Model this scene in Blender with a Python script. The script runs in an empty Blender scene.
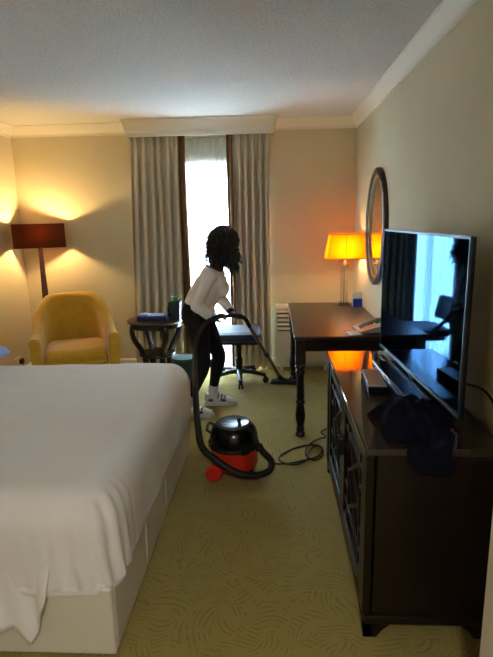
import bpy, bmesh, math, random
from mathutils import Vector, Matrix, Euler, noise
random.seed(7)
R = math.radians
SC = bpy.context.scene
C = SC.collection

# ------------------------------------------------------------------ camera
H_CAM, FPX, CXP, CYP = 1.6, 510.0, 246.5, 328.5
YAW, PITCH, ROLL = R(3.0532), R(12.3797), R(1.2)
_F = Vector((-math.sin(YAW) * math.cos(PITCH), math.cos(YAW) * math.cos(PITCH), -math.sin(PITCH)))
_R0 = Vector((math.cos(YAW), math.sin(YAW), 0))
_U0 = _R0.cross(_F)
_RT = _R0 * math.cos(ROLL) - _U0 * math.sin(ROLL)
_UP = _U0 * math.cos(ROLL) + _R0 * math.sin(ROLL)
cd = bpy.data.cameras.new('camera'); cam = bpy.data.objects.new('camera', cd); C.objects.link(cam)
cd.sensor_fit = 'VERTICAL'; cd.sensor_height = 24.0; cd.lens = 24.0 * FPX / 657.0
cd.clip_start = 0.05; cd.clip_end = 200
m3 = Matrix((_RT, _UP, -_F)).transposed()
cam.matrix_world = Matrix.Translation((0, 0, H_CAM)) @ m3.to_4x4()
SC.camera = cam

def P(px, py, Y=None, z=None, X=None):
    """photo pixel + the depth plane it is known to lie on -> world point"""
    d = _RT * ((px - CXP) / FPX) - _UP * ((py - CYP) / FPX) + _F
    if Y is not None: t = Y / d.y
    elif z is not None: t = (z - H_CAM) / d.z
    else: t = X / d.x
    return d * t + Vector((0, 0, H_CAM))

# ------------------------------------------------------------------ light / view
SC.view_settings.view_transform = 'Standard'; SC.view_settings.look = 'None'
SC.view_settings.gamma = 1.0; SC.view_settings.use_curve_mapping = False
SC.view_settings.exposure = 1.6
W = bpy.data.worlds.new('overcast_sky'); SC.world = W; W.use_nodes = True
bg = W.node_tree.nodes['Background']
bg.inputs[0].default_value = (0.62, 0.83, 1.0, 1); bg.inputs[1].default_value = 20.0
pl = bpy.data.lights.new('window_portal', 'AREA'); pl.shape = 'RECTANGLE'; pl.size = 1.06; pl.size_y = 2.12
pl.cycles.is_portal = True
po = bpy.data.objects.new('window_portal', pl); C.objects.link(po)
po.location = (-0.67, 5.56, 1.06); po.rotation_euler = (R(-90), 0, 0)
DESK_BULB, FLOOR_BULB, ENTRY_LIGHT = 72.0, 370.0, 54.0

# ------------------------------------------------------------------ materials
MATS = {}
def lin(c):
    return tuple(((v / 255) / 12.92 if v <= 10 else (((v / 255) + 0.055) / 1.055) ** 2.4) for v in c)
def mat(name, rgb, rough=0.5, spec=0.5, metal=0.0, var=0.0, vscale=8.0, bump=0.0, bscale=60.0, coat=0.0,
        sheen=0.0, stretch=None, tint=None, ior=None):
    if name in MATS: return MATS[name]
    m = bpy.data.materials.new(name); m.use_nodes = True
    nt = m.node_tree; b = nt.nodes['Principled BSDF']
    c = lin(rgb); b.inputs['Base Color'].default_value = (*c, 1)
    b.inputs['Roughness'].default_value = rough; b.inputs['Specular IOR Level'].default_value = spec
    b.inputs['Metallic'].default_value = metal; b.inputs['Coat Weight'].default_value = coat
    b.inputs['Coat Roughness'].default_value = 0.06
    b.inputs['Sheen Weight'].default_value = sheen
    if tint: b.inputs['Specular Tint'].default_value = (*tint, 1)
    if ior: b.inputs['IOR'].default_value = ior
    tc = nt.nodes.new('ShaderNodeTexCoord'); src = tc.outputs['Object']
    if stretch:
        mp = nt.nodes.new('ShaderNodeMapping'); mp.inputs['Scale'].default_value = stretch
        nt.links.new(src, mp.inputs[0]); src = mp.outputs[0]
    if var:
        n = nt.nodes.new('ShaderNodeTexNoise'); n.inputs['Scale'].default_value = vscale; n.inputs['Detail'].default_value = 5
        nt.links.new(src, n.inputs['Vector'])
        r = nt.nodes.new('ShaderNodeValToRGB')
        r.color_ramp.elements[0].position = 0.3; r.color_ramp.elements[1].position = 0.7
        r.color_ramp.elements[0].color = (*[v * (1 - var) for v in c], 1)
        r.color_ramp.elements[1].color = (*[min(1, v * (1 + var)) for v in c], 1)
        nt.links.new(n.outputs['Fac'], r.inputs[0]); nt.links.new(r.outputs[0], b.inputs['Base Color'])
    if bump:
        n2 = nt.nodes.new('ShaderNodeTexNoise'); n2.inputs['Scale'].default_value = bscale; n2.inputs['Detail'].default_value = 3
        nt.links.new(src, n2.inputs['Vector'])
        bp = nt.nodes.new('ShaderNodeBump'); bp.inputs['Strength'].default_value = bump; bp.inputs['Distance'].default_value = 0.01
        nt.links.new(n2.outputs['Fac'], bp.inputs['Height']); nt.links.new(bp.outputs[0], b.inputs['Normal'])
    MATS[name] = m
    return m
def emit(name, rgb, strength):
    m = bpy.data.materials.new(name); m.use_nodes = True; nt = m.node_tree
    nt.nodes.remove(nt.nodes['Principled BSDF'])
    e = nt.nodes.new('ShaderNodeEmission'); e.inputs[0].default_value = (*rgb, 1); e.inputs[1].default_value = strength
    nt.links.new(e.outputs[0], nt.nodes['Material Output'].inputs[0]); return m
def translucent(name, rgb, f_trans, f_clear=0.0, weave=True):
    """thin cloth: part diffuse, part translucent, part open weave"""
    m = bpy.data.materials.new(name); m.use_nodes = True; nt = m.node_tree
    nt.nodes.remove(nt.nodes['Principled BSDF']); c = lin(rgb)
    d = nt.nodes.new('ShaderNodeBsdfDiffuse'); t = nt.nodes.new('ShaderNodeBsdfTranslucent'); x = nt.nodes.new('ShaderNodeBsdfTransparent')
    d.inputs[0].default_value = (*c, 1); t.inputs[0].default_value = (*c, 1)
    a = nt.nodes.new('ShaderNodeMixShader'); a.inputs[0].default_value = f_trans
    nt.links.new(d.outputs[0], a.inputs[1]); nt.links.new(t.outputs[0], a.inputs[2])
    b = nt.nodes.new('ShaderNodeMixShader'); b.inputs[0].default_value = f_clear
    nt.links.new(a.outputs[0], b.inputs[1]); nt.links.new(x.outputs[0], b.inputs[2])
    if weave:
        tc = nt.nodes.new('ShaderNodeTexCoord'); n = nt.nodes.new('ShaderNodeTexNoise'); n.inputs['Scale'].default_value = 300
        nt.links.new(tc.outputs['Object'], n.inputs['Vector'])
        bp = nt.nodes.new('ShaderNodeBump'); bp.inputs['Strength'].default_value = 0.15; bp.inputs['Distance'].default_value = 0.002
        nt.links.new(n.outputs['Fac'], bp.inputs['Height']); nt.links.new(bp.outputs[0], d.inputs['Normal'])
    nt.links.new(b.outputs[0], nt.nodes['Material Output'].inputs[0]); return m
def clear_glass(name, tint=(1, 1, 1), refl=0.08):
    m = bpy.data.materials.new(name); m.use_nodes = True; nt = m.node_tree
    nt.nodes.remove(nt.nodes['Principled BSDF'])
    x = nt.nodes.new('ShaderNodeBsdfTransparent'); x.inputs[0].default_value = (*tint, 1)
    g = nt.nodes.new('ShaderNodeBsdfGlossy'); g.inputs['Roughness'].default_value = 0.02
    a = nt.nodes.new('ShaderNodeMixShader'); a.inputs[0].default_value = refl
    nt.links.new(x.outputs[0], a.inputs[1]); nt.links.new(g.outputs[0], a.inputs[2])
    nt.links.new(a.outputs[0], nt.nodes['Material Output'].inputs[0]); return m

def carpet_mat():
    m = bpy.data.materials.new('carpet_leaf_pattern'); m.use_nodes = True; nt = m.node_tree; N = nt.nodes.new; L = nt.links.new
    b = nt.nodes['Principled BSDF']; b.inputs['Roughness'].default_value = 0.95; b.inputs['Specular IOR Level'].default_value = 0.15
    b.inputs['Sheen Weight'].default_value = 0.1
    tc = N('ShaderNodeTexCoord')
    nz = N('ShaderNodeTexNoise'); nz.inputs['Scale'].default_value = 3.5; nz.inputs['Detail'].default_value = 1
    L(tc.outputs['Object'], nz.inputs['Vector'])
    mixv = N('ShaderNodeVectorMath'); mixv.operation = 'MULTIPLY_ADD'
    mixv.inputs[1].default_value = (0.22, 0.22, 0); L(nz.outputs['Color'], mixv.inputs[0]); L(tc.outputs['Object'], mixv.inputs[2])
    vo = N('ShaderNodeTexVoronoi'); vo.inputs['Scale'].default_value = 7.0; vo.voronoi_dimensions = '2D'
    L(mixv.outputs[0], vo.inputs['Vector'])
    # every cell is a leaf: strands inside it run in the cell's own direction, bending towards the tip
    sub = N('ShaderNodeVectorMath'); sub.operation = 'SUBTRACT'; L(mixv.outputs[0], sub.inputs[0]); L(vo.outputs['Position'], sub.inputs[1])
    sep = N('ShaderNodeSeparateColor'); L(vo.outputs['Color'], sep.inputs[0])
    ang = N('ShaderNodeMath'); ang.operation = 'MULTIPLY'; ang.inputs[1].default_value = 6.283; L(sep.outputs[0], ang.inputs[0])
    rot = N('ShaderNodeVectorRotate'); rot.rotation_type = 'Z_AXIS'; L(sub.outputs[0], rot.inputs['Vector']); L(ang.outputs[0], rot.inputs['Angle'])
    sx = N('ShaderNodeSeparateXYZ'); L(rot.outputs[0], sx.inputs[0])
    y2 = N('ShaderNodeMath'); y2.operation = 'MULTIPLY'; L(sx.outputs['Y'], y2.inputs[0]); L(sx.outputs['Y'], y2.inputs[1])
    bend = N('ShaderNodeMath'); bend.operation = 'MULTIPLY_ADD'; bend.inputs[1].default_value = 3.5; L(y2.outputs[0], bend.inputs[0]); L(sx.outputs['X'], bend.inputs[2])
    k = N('ShaderNodeMath'); k.operation = 'MULTIPLY'; k.inputs[1].default_value = 270; L(bend.outputs[0], k.inputs[0])
    s = N('ShaderNodeMath'); s.operation = 'SINE'; L(k.outputs[0], s.inputs[0])
    rp = N('ShaderNodeValToRGB'); rp.color_ramp.elements[0].position = 0.6; rp.color_ramp.elements[1].position = 0.97
    mr = N('ShaderNodeMapRange'); mr.inputs[1].default_value = -1; mr.inputs[2].default_value = 1; L(s.outputs[0], mr.inputs[0])
    nm_ = N('ShaderNodeTexNoise'); nm_.inputs['Scale'].default_value = 16; nm_.inputs['Detail'].default_value = 2; L(tc.outputs['Object'], nm_.inputs['Vector'])
    msk = N('ShaderNodeMapRange'); msk.inputs[1].default_value = 0.36; msk.inputs[2].default_value = 0.52; L(nm_.outputs['Fac'], msk.inputs[0])
    mm = N('ShaderNodeMath'); mm.operation = 'MULTIPLY'; L(mr.outputs[0], mm.inputs[0]); L(msk.outputs[0], mm.inputs[1]); L(mm.outputs[0], rp.inputs[0])
    rp.color_ramp.elements[0].color = (*lin((154, 135, 70)), 1); rp.color_ramp.elements[1].color = (*lin((136, 116, 54)), 1)
    n2 = N('ShaderNodeTexNoise'); n2.inputs['Scale'].default_value = 260; n2.inputs['Detail'].default_value = 2; L(tc.outputs['Object'], n2.inputs['Vector'])
    mx = N('ShaderNodeMix'); mx.data_type = 'RGBA'; mx.blend_type = 'OVERLAY'; mx.inputs[0].default_value = 0.35
    L(rp.outputs[0], mx.inputs[6]); L(n2.outputs['Fac'], mx.inputs[7]); L(mx.outputs[2], b.inputs['Base Color'])
    bp = N('ShaderNodeBump'); bp.inputs['Strength'].default_value = 0.5; bp.inputs['Distance'].default_value = 0.006
    L(n2.outputs['Fac'], bp.inputs['Height']); L(bp.outputs[0], b.inputs['Normal'])
    return m

M_wall = mat('wall_paint', (206, 193, 160), 0.85, 0.2, var=0.03, vscale=2, bump=0.06, bscale=250)
M_white = mat('white_moulding', (226, 218, 200), 0.55, 0.4, bump=0.02)
M_ceil = mat('stippled_ceiling', (212, 209, 204), 0.9, 0.1, var=0.13, vscale=80, bump=0.8, bscale=75)
M_carpet = carpet_mat()
M_darkwood = mat('dark_stained_wood', (24, 14, 11), 0.3, 0.4, var=0.25, vscale=6, bump=0.02, bscale=40, stretch=(1, 0.15, 4))
M_deskwood = mat('desk_wood', (52, 31, 22), 0.28, 0.5, var=0.25, vscale=6, stretch=(4, 0.3, 4))
M_topwood = mat('polished_cabinet_top', (40, 24, 17), 0.07, 0.6, var=0.2, vscale=6, coat=0.5, stretch=(5, 0.3, 4))
M_curtain = mat('curtain_taupe', (200, 189, 165), 0.8, 0.2, var=0.06, vscale=30, bump=0.1, bscale=200, stretch=(1, 1, 0.1), sheen=0.1)
M_band = mat('curtain_brown_band', (116, 80, 44), 0.7, 0.3, var=0.1, vscale=30)
M_sheer = translucent('sheer_voile', (238, 242, 246), 0.75, 0.35)
M_glass = clear_glass('window_glass')
M_bed = mat('white_cotton', (228, 222, 214), 0.75, 0.25, bump=0.05, bscale=500, sheen=0.1)
M_base = mat('cream_leatherette', (214, 206, 186), 0.42, 0.45, var=0.02, bump=0.04, bscale=160)
M_seam = mat('grey_seam', (150, 143, 128), 0.8)
M_yellow = mat('mustard_velvet', (200, 152, 34), 0.7, 0.3, var=0.08, vscale=12, bump=0.08, bscale=220, sheen=0.4)
M_black = mat('black_plastic', (16, 16, 18), 0.55, 0.4)
M_gloss = mat('gloss_black', (10, 10, 12), 0.2, 0.5)
M_rubber = mat('ribbed_hose_black', (14, 14, 17), 0.55, 0.4)
M_red = mat('red_plastic', (206, 40, 24), 0.35, 0.5)
M_chrome = mat('chrome', (190, 190, 190), 0.2, 0.5, metal=1.0)
M_navy = mat('navy_fabric', (34, 42, 70), 0.6, 0.35, bump=0.1, bscale=300, sheen=0.2)
M_cloth = mat('dark_navy_cloth', (13, 13, 27), 0.95, 0.1, bump=0.2, bscale=300)
def screen_mat():
    # black panel under a blue anti-glare coating
    m = bpy.data.materials.new('tv_screen'); m.use_nodes = True; nt = m.node_tree
    b_ = nt.nodes['Principled BSDF']; b_.inputs['Base Color'].default_value = (0.002, 0.003, 0.005, 1); b_.inputs['Roughness'].default_value = 0.5; b_.inputs['Specular IOR Level'].default_value = 0.0
    g = nt.nodes.new('ShaderNodeBsdfGlossy'); g.inputs['Color'].default_value = (0.17, 0.38, 0.74, 1); g.inputs['Roughness'].default_value = 0.03
    f = nt.nodes.new('ShaderNodeFresnel'); f.inputs['IOR'].default_value = 1.5
    a = nt.nodes.new('ShaderNodeMixShader'); nt.links.new(f.outputs[0], a.inputs[0]); nt.links.new(b_.outputs[0], a.inputs[1]); nt.links.new(g.outputs[0], a.inputs[2])
    nt.links.new(a.outputs[0], nt.nodes['Material Output'].inputs[0]); return m
M_screen = screen_mat()
M_bezel = mat('tv_bezel', (14, 16, 20), 0.3, 0.5)
M_edge = mat('tv_steel_edge', (70, 82, 96), 0.35, 0.5, metal=0.8)
M_mirror = mat('mirror_glass', (225, 222, 215), 0.01, 0.5, metal=1.0)
M_mframe = mat('mirror_frame_wood', (52, 30, 20), 0.35, 0.4, var=0.15, vscale=8)
M_mgilt = mat('gilt_inner_frame', (168, 140, 92), 0.35, 0.5, metal=0.6)
M_heater = mat('heater_white_enamel', (216, 208, 190), 0.4, 0.5)
M_skin = mat('brown_skin', (96, 62, 46), 0.55, 0.4)
M_hair = mat('black_hair', (18, 13, 12), 0.5, 0.4)
M_sweater = mat('white_knit', (234, 228, 220), 0.85, 0.2, bump=0.15, bscale=180)
M_legging = mat('black_leggings', (9, 10, 15), 0.8, 0.3)
M_sock = mat('white_sock', (205, 205, 210), 0.85)
M_shoe = mat('white_trainer', (205, 196, 186), 0.6, 0.4)
M_shoedk = mat('trainer_pattern', (72, 58, 58), 0.6, 0.4)
M_phone = mat('silver_grey_phone', (150, 146, 136), 0.35, 0.5)
M_phonedk = mat('phone_dark_keys', (52, 50, 48), 0.4, 0.5)
M_paper = mat('white_paper', (226, 222, 212), 0.8, 0.2)
M_blue = mat('bright_blue_card', (36, 66, 190), 0.5, 0.4)
M_pblue = mat('pale_blue_cotton', (150, 172, 214), 0.8, 0.2)
M_green = mat('succulent_green', (70, 160, 84), 0.5, 0.4, var=0.15, vscale=20)
M_bin = mat('dark_green_plastic', (14, 46, 28), 0.4, 0.5)
M_pot = mat('charcoal_pot', (40, 42, 48), 0.5, 0.4)
M_lampwood = mat('lamp_post_wood', (92, 52, 30), 0.4, 0.5, var=0.2, vscale=10, stretch=(6, 6, 0.4))
M_shade_r = translucent('maroon_shade', (100, 56, 36), 0.3, 0.0)
M_shade_o = translucent('amber_shade', (250, 181, 46), 0.75, 0.0)
M_acryl = clear_glass('clear_acrylic', (0.93, 0.93, 0.93), 0.18)

# ------------------------------------------------------------------ mesh helpers
class MB:
    def __init__(s): s.bm = bmesh.new()
    def box(s, c, size, rot=None, bevel=0.0, seg=2):
        t = bmesh.new(); bmesh.ops.create_cube(t, size=1.0)
        bmesh.ops.scale(t, vec=size, verts=t.verts)
        if bevel: bmesh.ops.bevel(t, geom=t.edges[:], offset=bevel, segments=seg, affect='EDGES', profile=0.5)
        return s._merge(t, c, rot, sm=False)
    def _merge(s, t, c=(0, 0, 0), rot=None, sm=True):
        for f in t.faces: f.smooth = sm
        mt = Matrix.Translation(c)
        if rot is not None: mt = mt @ (rot.to_matrix().to_4x4() if isinstance(rot, Euler) else rot)
        bmesh.ops.transform(t, matrix=mt, verts=t.verts)
        me = bpy.data.meshes.new('tmp'); t.to_mesh(me); t.free(); s.bm.from_mesh(me); bpy.data.meshes.remove(me)
        return s
    def lathe(s, prof, c=(0, 0, 0), n=24, rot=None, sx=1.0, sy=1.0):
        t = bmesh.new(); rings = []
        for (r, z) in prof:
            if r < 1e-5: rings.append([t.verts.new((0, 0, z))])
            else: rings.append([t.verts.new((r * sx * math.cos(2 * math.pi * i / n), r * sy * math.sin(2 * math.pi * i / n), z)) for i in range(n)])
        for a, b in zip(rings, rings[1:]):
            for i in range(n):
                j = (i + 1) % n
                if len(a) == 1 and len(b) == 1: continue
                if len(a) == 1: t.faces.new((a[0], b[j], b[i]))
                elif len(b) == 1: t.faces.new((a[i], a[j], b[0]))
                else: t.faces.new((a[i], a[j], b[j], b[i]))
        if len(rings[0]) > 1: t.faces.new(rings[0][::-1])
        if len(rings[-1]) > 1: t.faces.new(rings[-1])
        bmesh.ops.recalc_face_normals(t, faces=t.faces)
        return s._merge(t, c, rot)
    def loft(s, rings, closed=True):
        """rings: lists of Vectors, same count"""
        t = bmesh.new(); rv = [[t.verts.new(p) for p in r] for r in rings]; n = len(rings[0])
        for a, b in zip(rv, rv[1:]):
            for i in range(n if closed else n - 1):
                j = (i + 1) % n; t.faces.new((a[i], a[j], b[j], b[i]))
        if closed:
            t.faces.new(rv[0][::-1]); t.faces.new(rv[-1])
            bmesh.ops.recalc_face_normals(t, faces=t.faces)
        return s._merge(t)
    def tube(s, pts, rad, n=10, smooth=0, flat=None):
        """pts path; rad number or list of radii / (ra, rb) ellipses"""
        pts = [Vector(p) for p in pts]
        rr = rad if isinstance(rad, (list, tuple)) else [rad] * len(pts)
        if smooth:
            q, qr = [], []
            for i in range(len(pts) - 1):
                p0 = pts[max(i - 1, 0)]; p1 = pts[i]; p2 = pts[i + 1]; p3 = pts[min(i + 2, len(pts) - 1)]
                for k in range(smooth):
                    u = k / smooth
                    q.append(0.5 * ((2 * p1) + (p2 - p0) * u + (2 * p0 - 5 * p1 + 4 * p2 - p3) * u * u + (3 * p1 - p0 - 3 * p2 + p3) * u ** 3))
                    a, b = rr[i], rr[i + 1]
                    if isinstance(a, tuple): qr.append((a[0] + (b[0] - a[0]) * u, a[1] + (b[1] - a[1]) * u))
                    else: qr.append(a + (b - a) * u)
            q.append(pts[-1]); qr.append(rr[-1]); pts, rr = q, qr
        up = Vector(flat) if flat else Vector((0, 0, 1)); rings = []; prev = None
        for i, p in enumerate(pts):
            d = (pts[min(i + 1, len(pts) - 1)] - pts[max(i - 1, 0)])
            d = d.normalized() if d.length > 1e-9 else Vector((0, 0, 1))
            if prev is None:
                ref = up if abs(d.dot(up)) < 0.95 else Vector((1, 0, 0))
                a = (ref - d * ref.dot(d)).normalized()
            else:
                a = prev - d * prev.dot(d); a = a.normalized() if a.length > 1e-6 else prev
            prev = a; b = d.cross(a); r = rr[i]
            ra, rb = r if isinstance(r, tuple) else (r, r)
            rings.append([p + a * (ra * math.cos(2 * math.pi * k / n)) + b * (rb * math.sin(2 * math.pi * k / n)) for k in range(n)])
        return s.loft(rings)
    def ball(s, c, r, sub=2, rot=None):
        t = bmesh.new(); bmesh.ops.create_icosphere(t, subdivisions=sub, radius=1.0)
        rv = r if isinstance(r, (tuple, list)) else (r, r, r)
        bmesh.ops.scale(t, vec=rv, verts=t.verts); return s._merge(t, c, rot)
    def prism(s, outline, axis, a, b):
        """outline 2D points extruded along axis ('x','y','z') from a to b"""
        def mk(p, t): return {'x': (t, p[0], p[1]), 'y': (p[0], t, p[1]), 'z': (p[0], p[1], t)}[axis]
        t = bmesh.new(); v0 = [t.verts.new(mk(p, a)) for p in outline]; v1 = [t.verts.new(mk(p, b)) for p in outline]; n = len(outline)
        for i in range(n): t.faces.new((v0[i], v0[(i + 1) % n], v1[(i + 1) % n], v1[i]))
        t.faces.new(v0[::-1]); t.faces.new(v1); bmesh.ops.recalc_face_normals(t, faces=t.faces)
        return s._merge(t)
    def grid(s, nx, ny, fn):
        t = bmesh.new(); v = [[t.verts.new(fn(i / nx, j / ny)) for i in range(nx + 1)] for j in range(ny + 1)]
        for j in range(ny):
            for i in range(nx): t.faces.new((v[j][i], v[j][i + 1], v[j + 1][i + 1], v[j + 1][i]))
        return s._merge(t)
    def mesh(s, name, m, smooth=35):
        fl = [f.smooth for f in s.bm.faces]
        me = bpy.data.meshes.new(name); s.bm.to_mesh(me); s.bm.free()
        if m: me.materials.append(m)
        if not smooth: me.shade_flat()
        else:
            if smooth < 180: me.set_sharp_from_angle(angle=R(smooth))
            me.polygons.foreach_set('use_smooth', fl)
        return me
    def build(s, name, m, parent=None, smooth=35, kind=None):
        o = bpy.data.objects.new(name, s.mesh(name, m, smooth)); C.objects.link(o)
        if parent: o.parent = parent
        if kind: o['kind'] = kind
        return o
    def fuse(s, name, m, parent=None, voxel=0.008, iters=4, fac=0.5):
        """weld everything in the builder into one continuous skin"""
        me = bpy.data.meshes.new(name); s.bm.to_mesh(me); s.bm.free()
        o = bpy.data.objects.new(name, me); C.objects.link(o)
        r = o.modifiers.new('r', 'REMESH'); r.mode = 'VOXEL'; r.voxel_size = voxel
        q = o.modifiers.new('s', 'SMOOTH'); q.iterations = iters; q.factor = fac
        dg = bpy.context.evaluated_depsgraph_get(); dg.update()
        nm = bpy.data.meshes.new_from_object(o.evaluated_get(dg)); o.modifiers.clear(); o.data = nm; nm.name = name
        bpy.data.meshes.remove(me); nm.materials.clear(); nm.materials.append(m); nm.shade_smooth()
        if parent: o.parent = parent
        return o
def tag(o, label, cat, group=None):
    o['label'] = label; o['category'] = cat
    if group: o['group'] = group
    return o
def thing(name, label, cat, loc=(0, 0, 0), rz=0, group=None):
    o = bpy.data.objects.new(name, None); C.objects.link(o); o.location = loc; o.rotation_euler = (0, 0, rz)
    o.empty_display_size = 0.1
    return tag(o, label, cat, group)
def struct(o, label=None):
    o['kind'] = 'structure'
    if label: o['label'] = label
    return o
def copy_part(o, parent, loc=None, rz=None):
    c = o.copy(); C.objects.link(c); c.parent = parent
    if loc is not None: c.location = loc
    if rz is not None: c.rotation_euler = (0, 0, rz)
    return c

# ------------------------------------------------------------------ the room
XL, XR, YB, YN, ZC = -2.64, 0.84, 5.35, -2.3, 2.535
WX0, WX1, WZ = -1.2, -0.14, 2.12
b = MB(); b.box(((XL + XR) / 2, (YB + YN) / 2, -0.05), (XR - XL + 0.3, YB - YN + 0.3, 0.1)); struct(b.build('floor', M_carpet, smooth=0), 'olive carpet with a woven leaf pattern')
b = MB(); b.box(((XL + XR) / 2, (YB + YN) / 2, ZC + 0.05), (XR - XL + 0.3, YB - YN + 0.3, 0.1)); struct(b.build('ceiling', M_ceil, smooth=0), 'stippled white ceiling')
b = MB(); b.box((XL - 0.05, (YB + YN) / 2, ZC / 2), (0.1, YB - YN + 0.2, ZC)); struct(b.build('wall_left', M_wall, smooth=0), 'cream wall behind the floor lamp')
b = MB(); b.box((XR + 0.05, (YB + YN) / 2, ZC / 2), (0.1, YB - YN + 0.2, ZC)); struct(b.build('wall_right', M_wall, smooth=0), 'cream wall behind the television')
b = MB(); b.box(((XL + XR) / 2, YN - 0.05, ZC / 2), (XR - XL, 0.1, ZC)); struct(b.build('wall_near', M_wall, smooth=0), 'cream wall behind the viewer')
b = MB()
b.box(((XL + WX0) / 2, YB + 0.1, ZC / 2), (WX0 - XL, 0.2, ZC)); b.box(((XR + WX1) / 2, YB + 0.1, ZC / 2), (XR - WX1, 0.2, ZC))
b.box(((WX0 + WX1) / 2, YB + 0.1, (WZ + ZC) / 2), (WX1 - WX0, 0.2, ZC - WZ))
struct(b.build('wall_back', M_wall, smooth=0), 'cream wall around the window')
# entry wall whose white-painted end shows in the lower right corner
b = MB(); b.box(((0.6 + XR) / 2, (YN + 1.3) / 2, ZC / 2), (XR - 0.6, 1.3 - YN, ZC), bevel=0.004)
struct(b.build('wall_entry', M_white, smooth=0), 'white end of the entry wall')

def crown_profile(k):      # (out from wall, down from ceiling)
    return [(0, 0), (0.062, 0), (0.062, -0.012), (0.055, -0.016), (0.046, -0.034), (0.03, -0.062), (0.016, -0.08), (0.012, -0.092), (0.012, -0.108), (0, -0.108)]
pr = crown_profile(0)
b = MB(); b.prism([(XR - o, ZC + d) for o, d in pr], 'y', YB, 1.3); struct(b.build('trim_1', M_white, smooth=0), 'white coving along the right wall')
b = MB(); b.prism([(XL + o, ZC + d) for o, d in pr], 'y', YN, YB); struct(b.build('trim_2', M_white, smooth=0), 'white coving along the left wall')
b = MB(); b.prism([(YB - o, ZC + d) for o, d in pr], 'x', XL, -1.42); struct(b.build('trim_3', M_white, smooth=0), 'white coving left of the pelmet')
b = MB(); b.prism([(YB - o, ZC + d) for o, d in pr], 'x', 0.04, XR); struct(b.build('trim_4', M_white, smooth=0), 'white coving right of the pelmet')
def base_prof(s, x0): return [(x0, 0), (x0 + s * 0.018, 0), (x0 + s * 0.018, 0.085), (x0 + s * 0.008, 0.1), (x0, 0.1)]
for nm, x0, x1 in (('baseboard_back_left', XL, WX0), ('baseboard_back_right', WX1, XR)):
    b = MB(); b.prism(base_prof(-1, YB), 'x', x0, x1); struct(b.build(nm, M_white, smooth=0), 'cream skirting board of the window wall')
b = MB(); b.prism(base_prof(1, XL), 'y', YN, YB); struct(b.build('baseboard_left', M_white, smooth=0), 'cream skirting board of the left wall')
b = MB(); b.prism(base_prof(-1, XR), 'y', 1.3, YB); struct(b.build('baseboard_right', M_white, smooth=0), 'cream skirting board of the right wall')

# window: frame, mullion, panes
M_wframe = mat('window_frame_white', (214, 214, 214), 0.4)
win = bpy.data.objects.new('window_1', None); C.objects.link(win); struct(win, 'tall bright window behind the sheer curtain'); win.location = ((WX0 + WX1) / 2, YB + 0.13, 0)
ww = WX1 - WX0
for nm, c, s_ in (('jamb', (-ww / 2 + 0.03, 0, WZ / 2), (0.06, 0.07, WZ)), ('jamb', (ww / 2 - 0.03, 0, WZ / 2), (0.06, 0.07, WZ)), ('mullion', (0, 0, WZ / 2), (0.07, 0.07, WZ - 0.12)),
                  ('head_rail', (0, 0, WZ - 0.03), (ww - 0.12, 0.07, 0.06)), ('sill_rail', (0, 0, 0.03), (ww - 0.12, 0.07, 0.06))):
    b = MB(); b.box(c, s_, bevel=0.006); b.build(nm, M_wframe, win)
for s_ in (-1, 1):
    b = MB(); b.box((s_ * (ww / 4 - 0.0025), 0, WZ / 2), (ww / 2 - 0.1, 0.006, WZ - 0.12)); b.build('pane', M_glass, win)

# pelmet: coved box over the curtains
b = MB()
prof = [(YB, ZC), (5.12, ZC), (5.12, ZC - 0.018), (5.132, ZC - 0.022), (5.142, ZC - 0.06), (5.16, ZC - 0.105), (5.168, ZC - 0.13), (5.165, ZC - 0.16), (5.185, ZC - 0.16), (5.185, ZC - 0.03), (YB, ZC - 0.03)]
b.prism(prof, 'x', -1.40, 0.02)
for x, s_ in ((-1.40, -1), (0.02, 1)):
    q = [(x, ZC), (x + s_ * 0.05, ZC), (x + s_ * 0.05, ZC - 0.018), (x + s_ * 0.038, ZC - 0.022), (x + s_ * 0.028, ZC - 0.06), (x + s_ * 0.01, ZC - 0.105), (x + s_ * 0.004, ZC - 0.13), (x + s_ * 0.006, ZC - 0.16), (x, ZC - 0.16)]
    b.prism(q, 'y', 5.15, YB)
tag(b.build('pelmet', M_white, smooth=0), 'white coved pelmet box above the curtains', 'pelmet')

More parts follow.
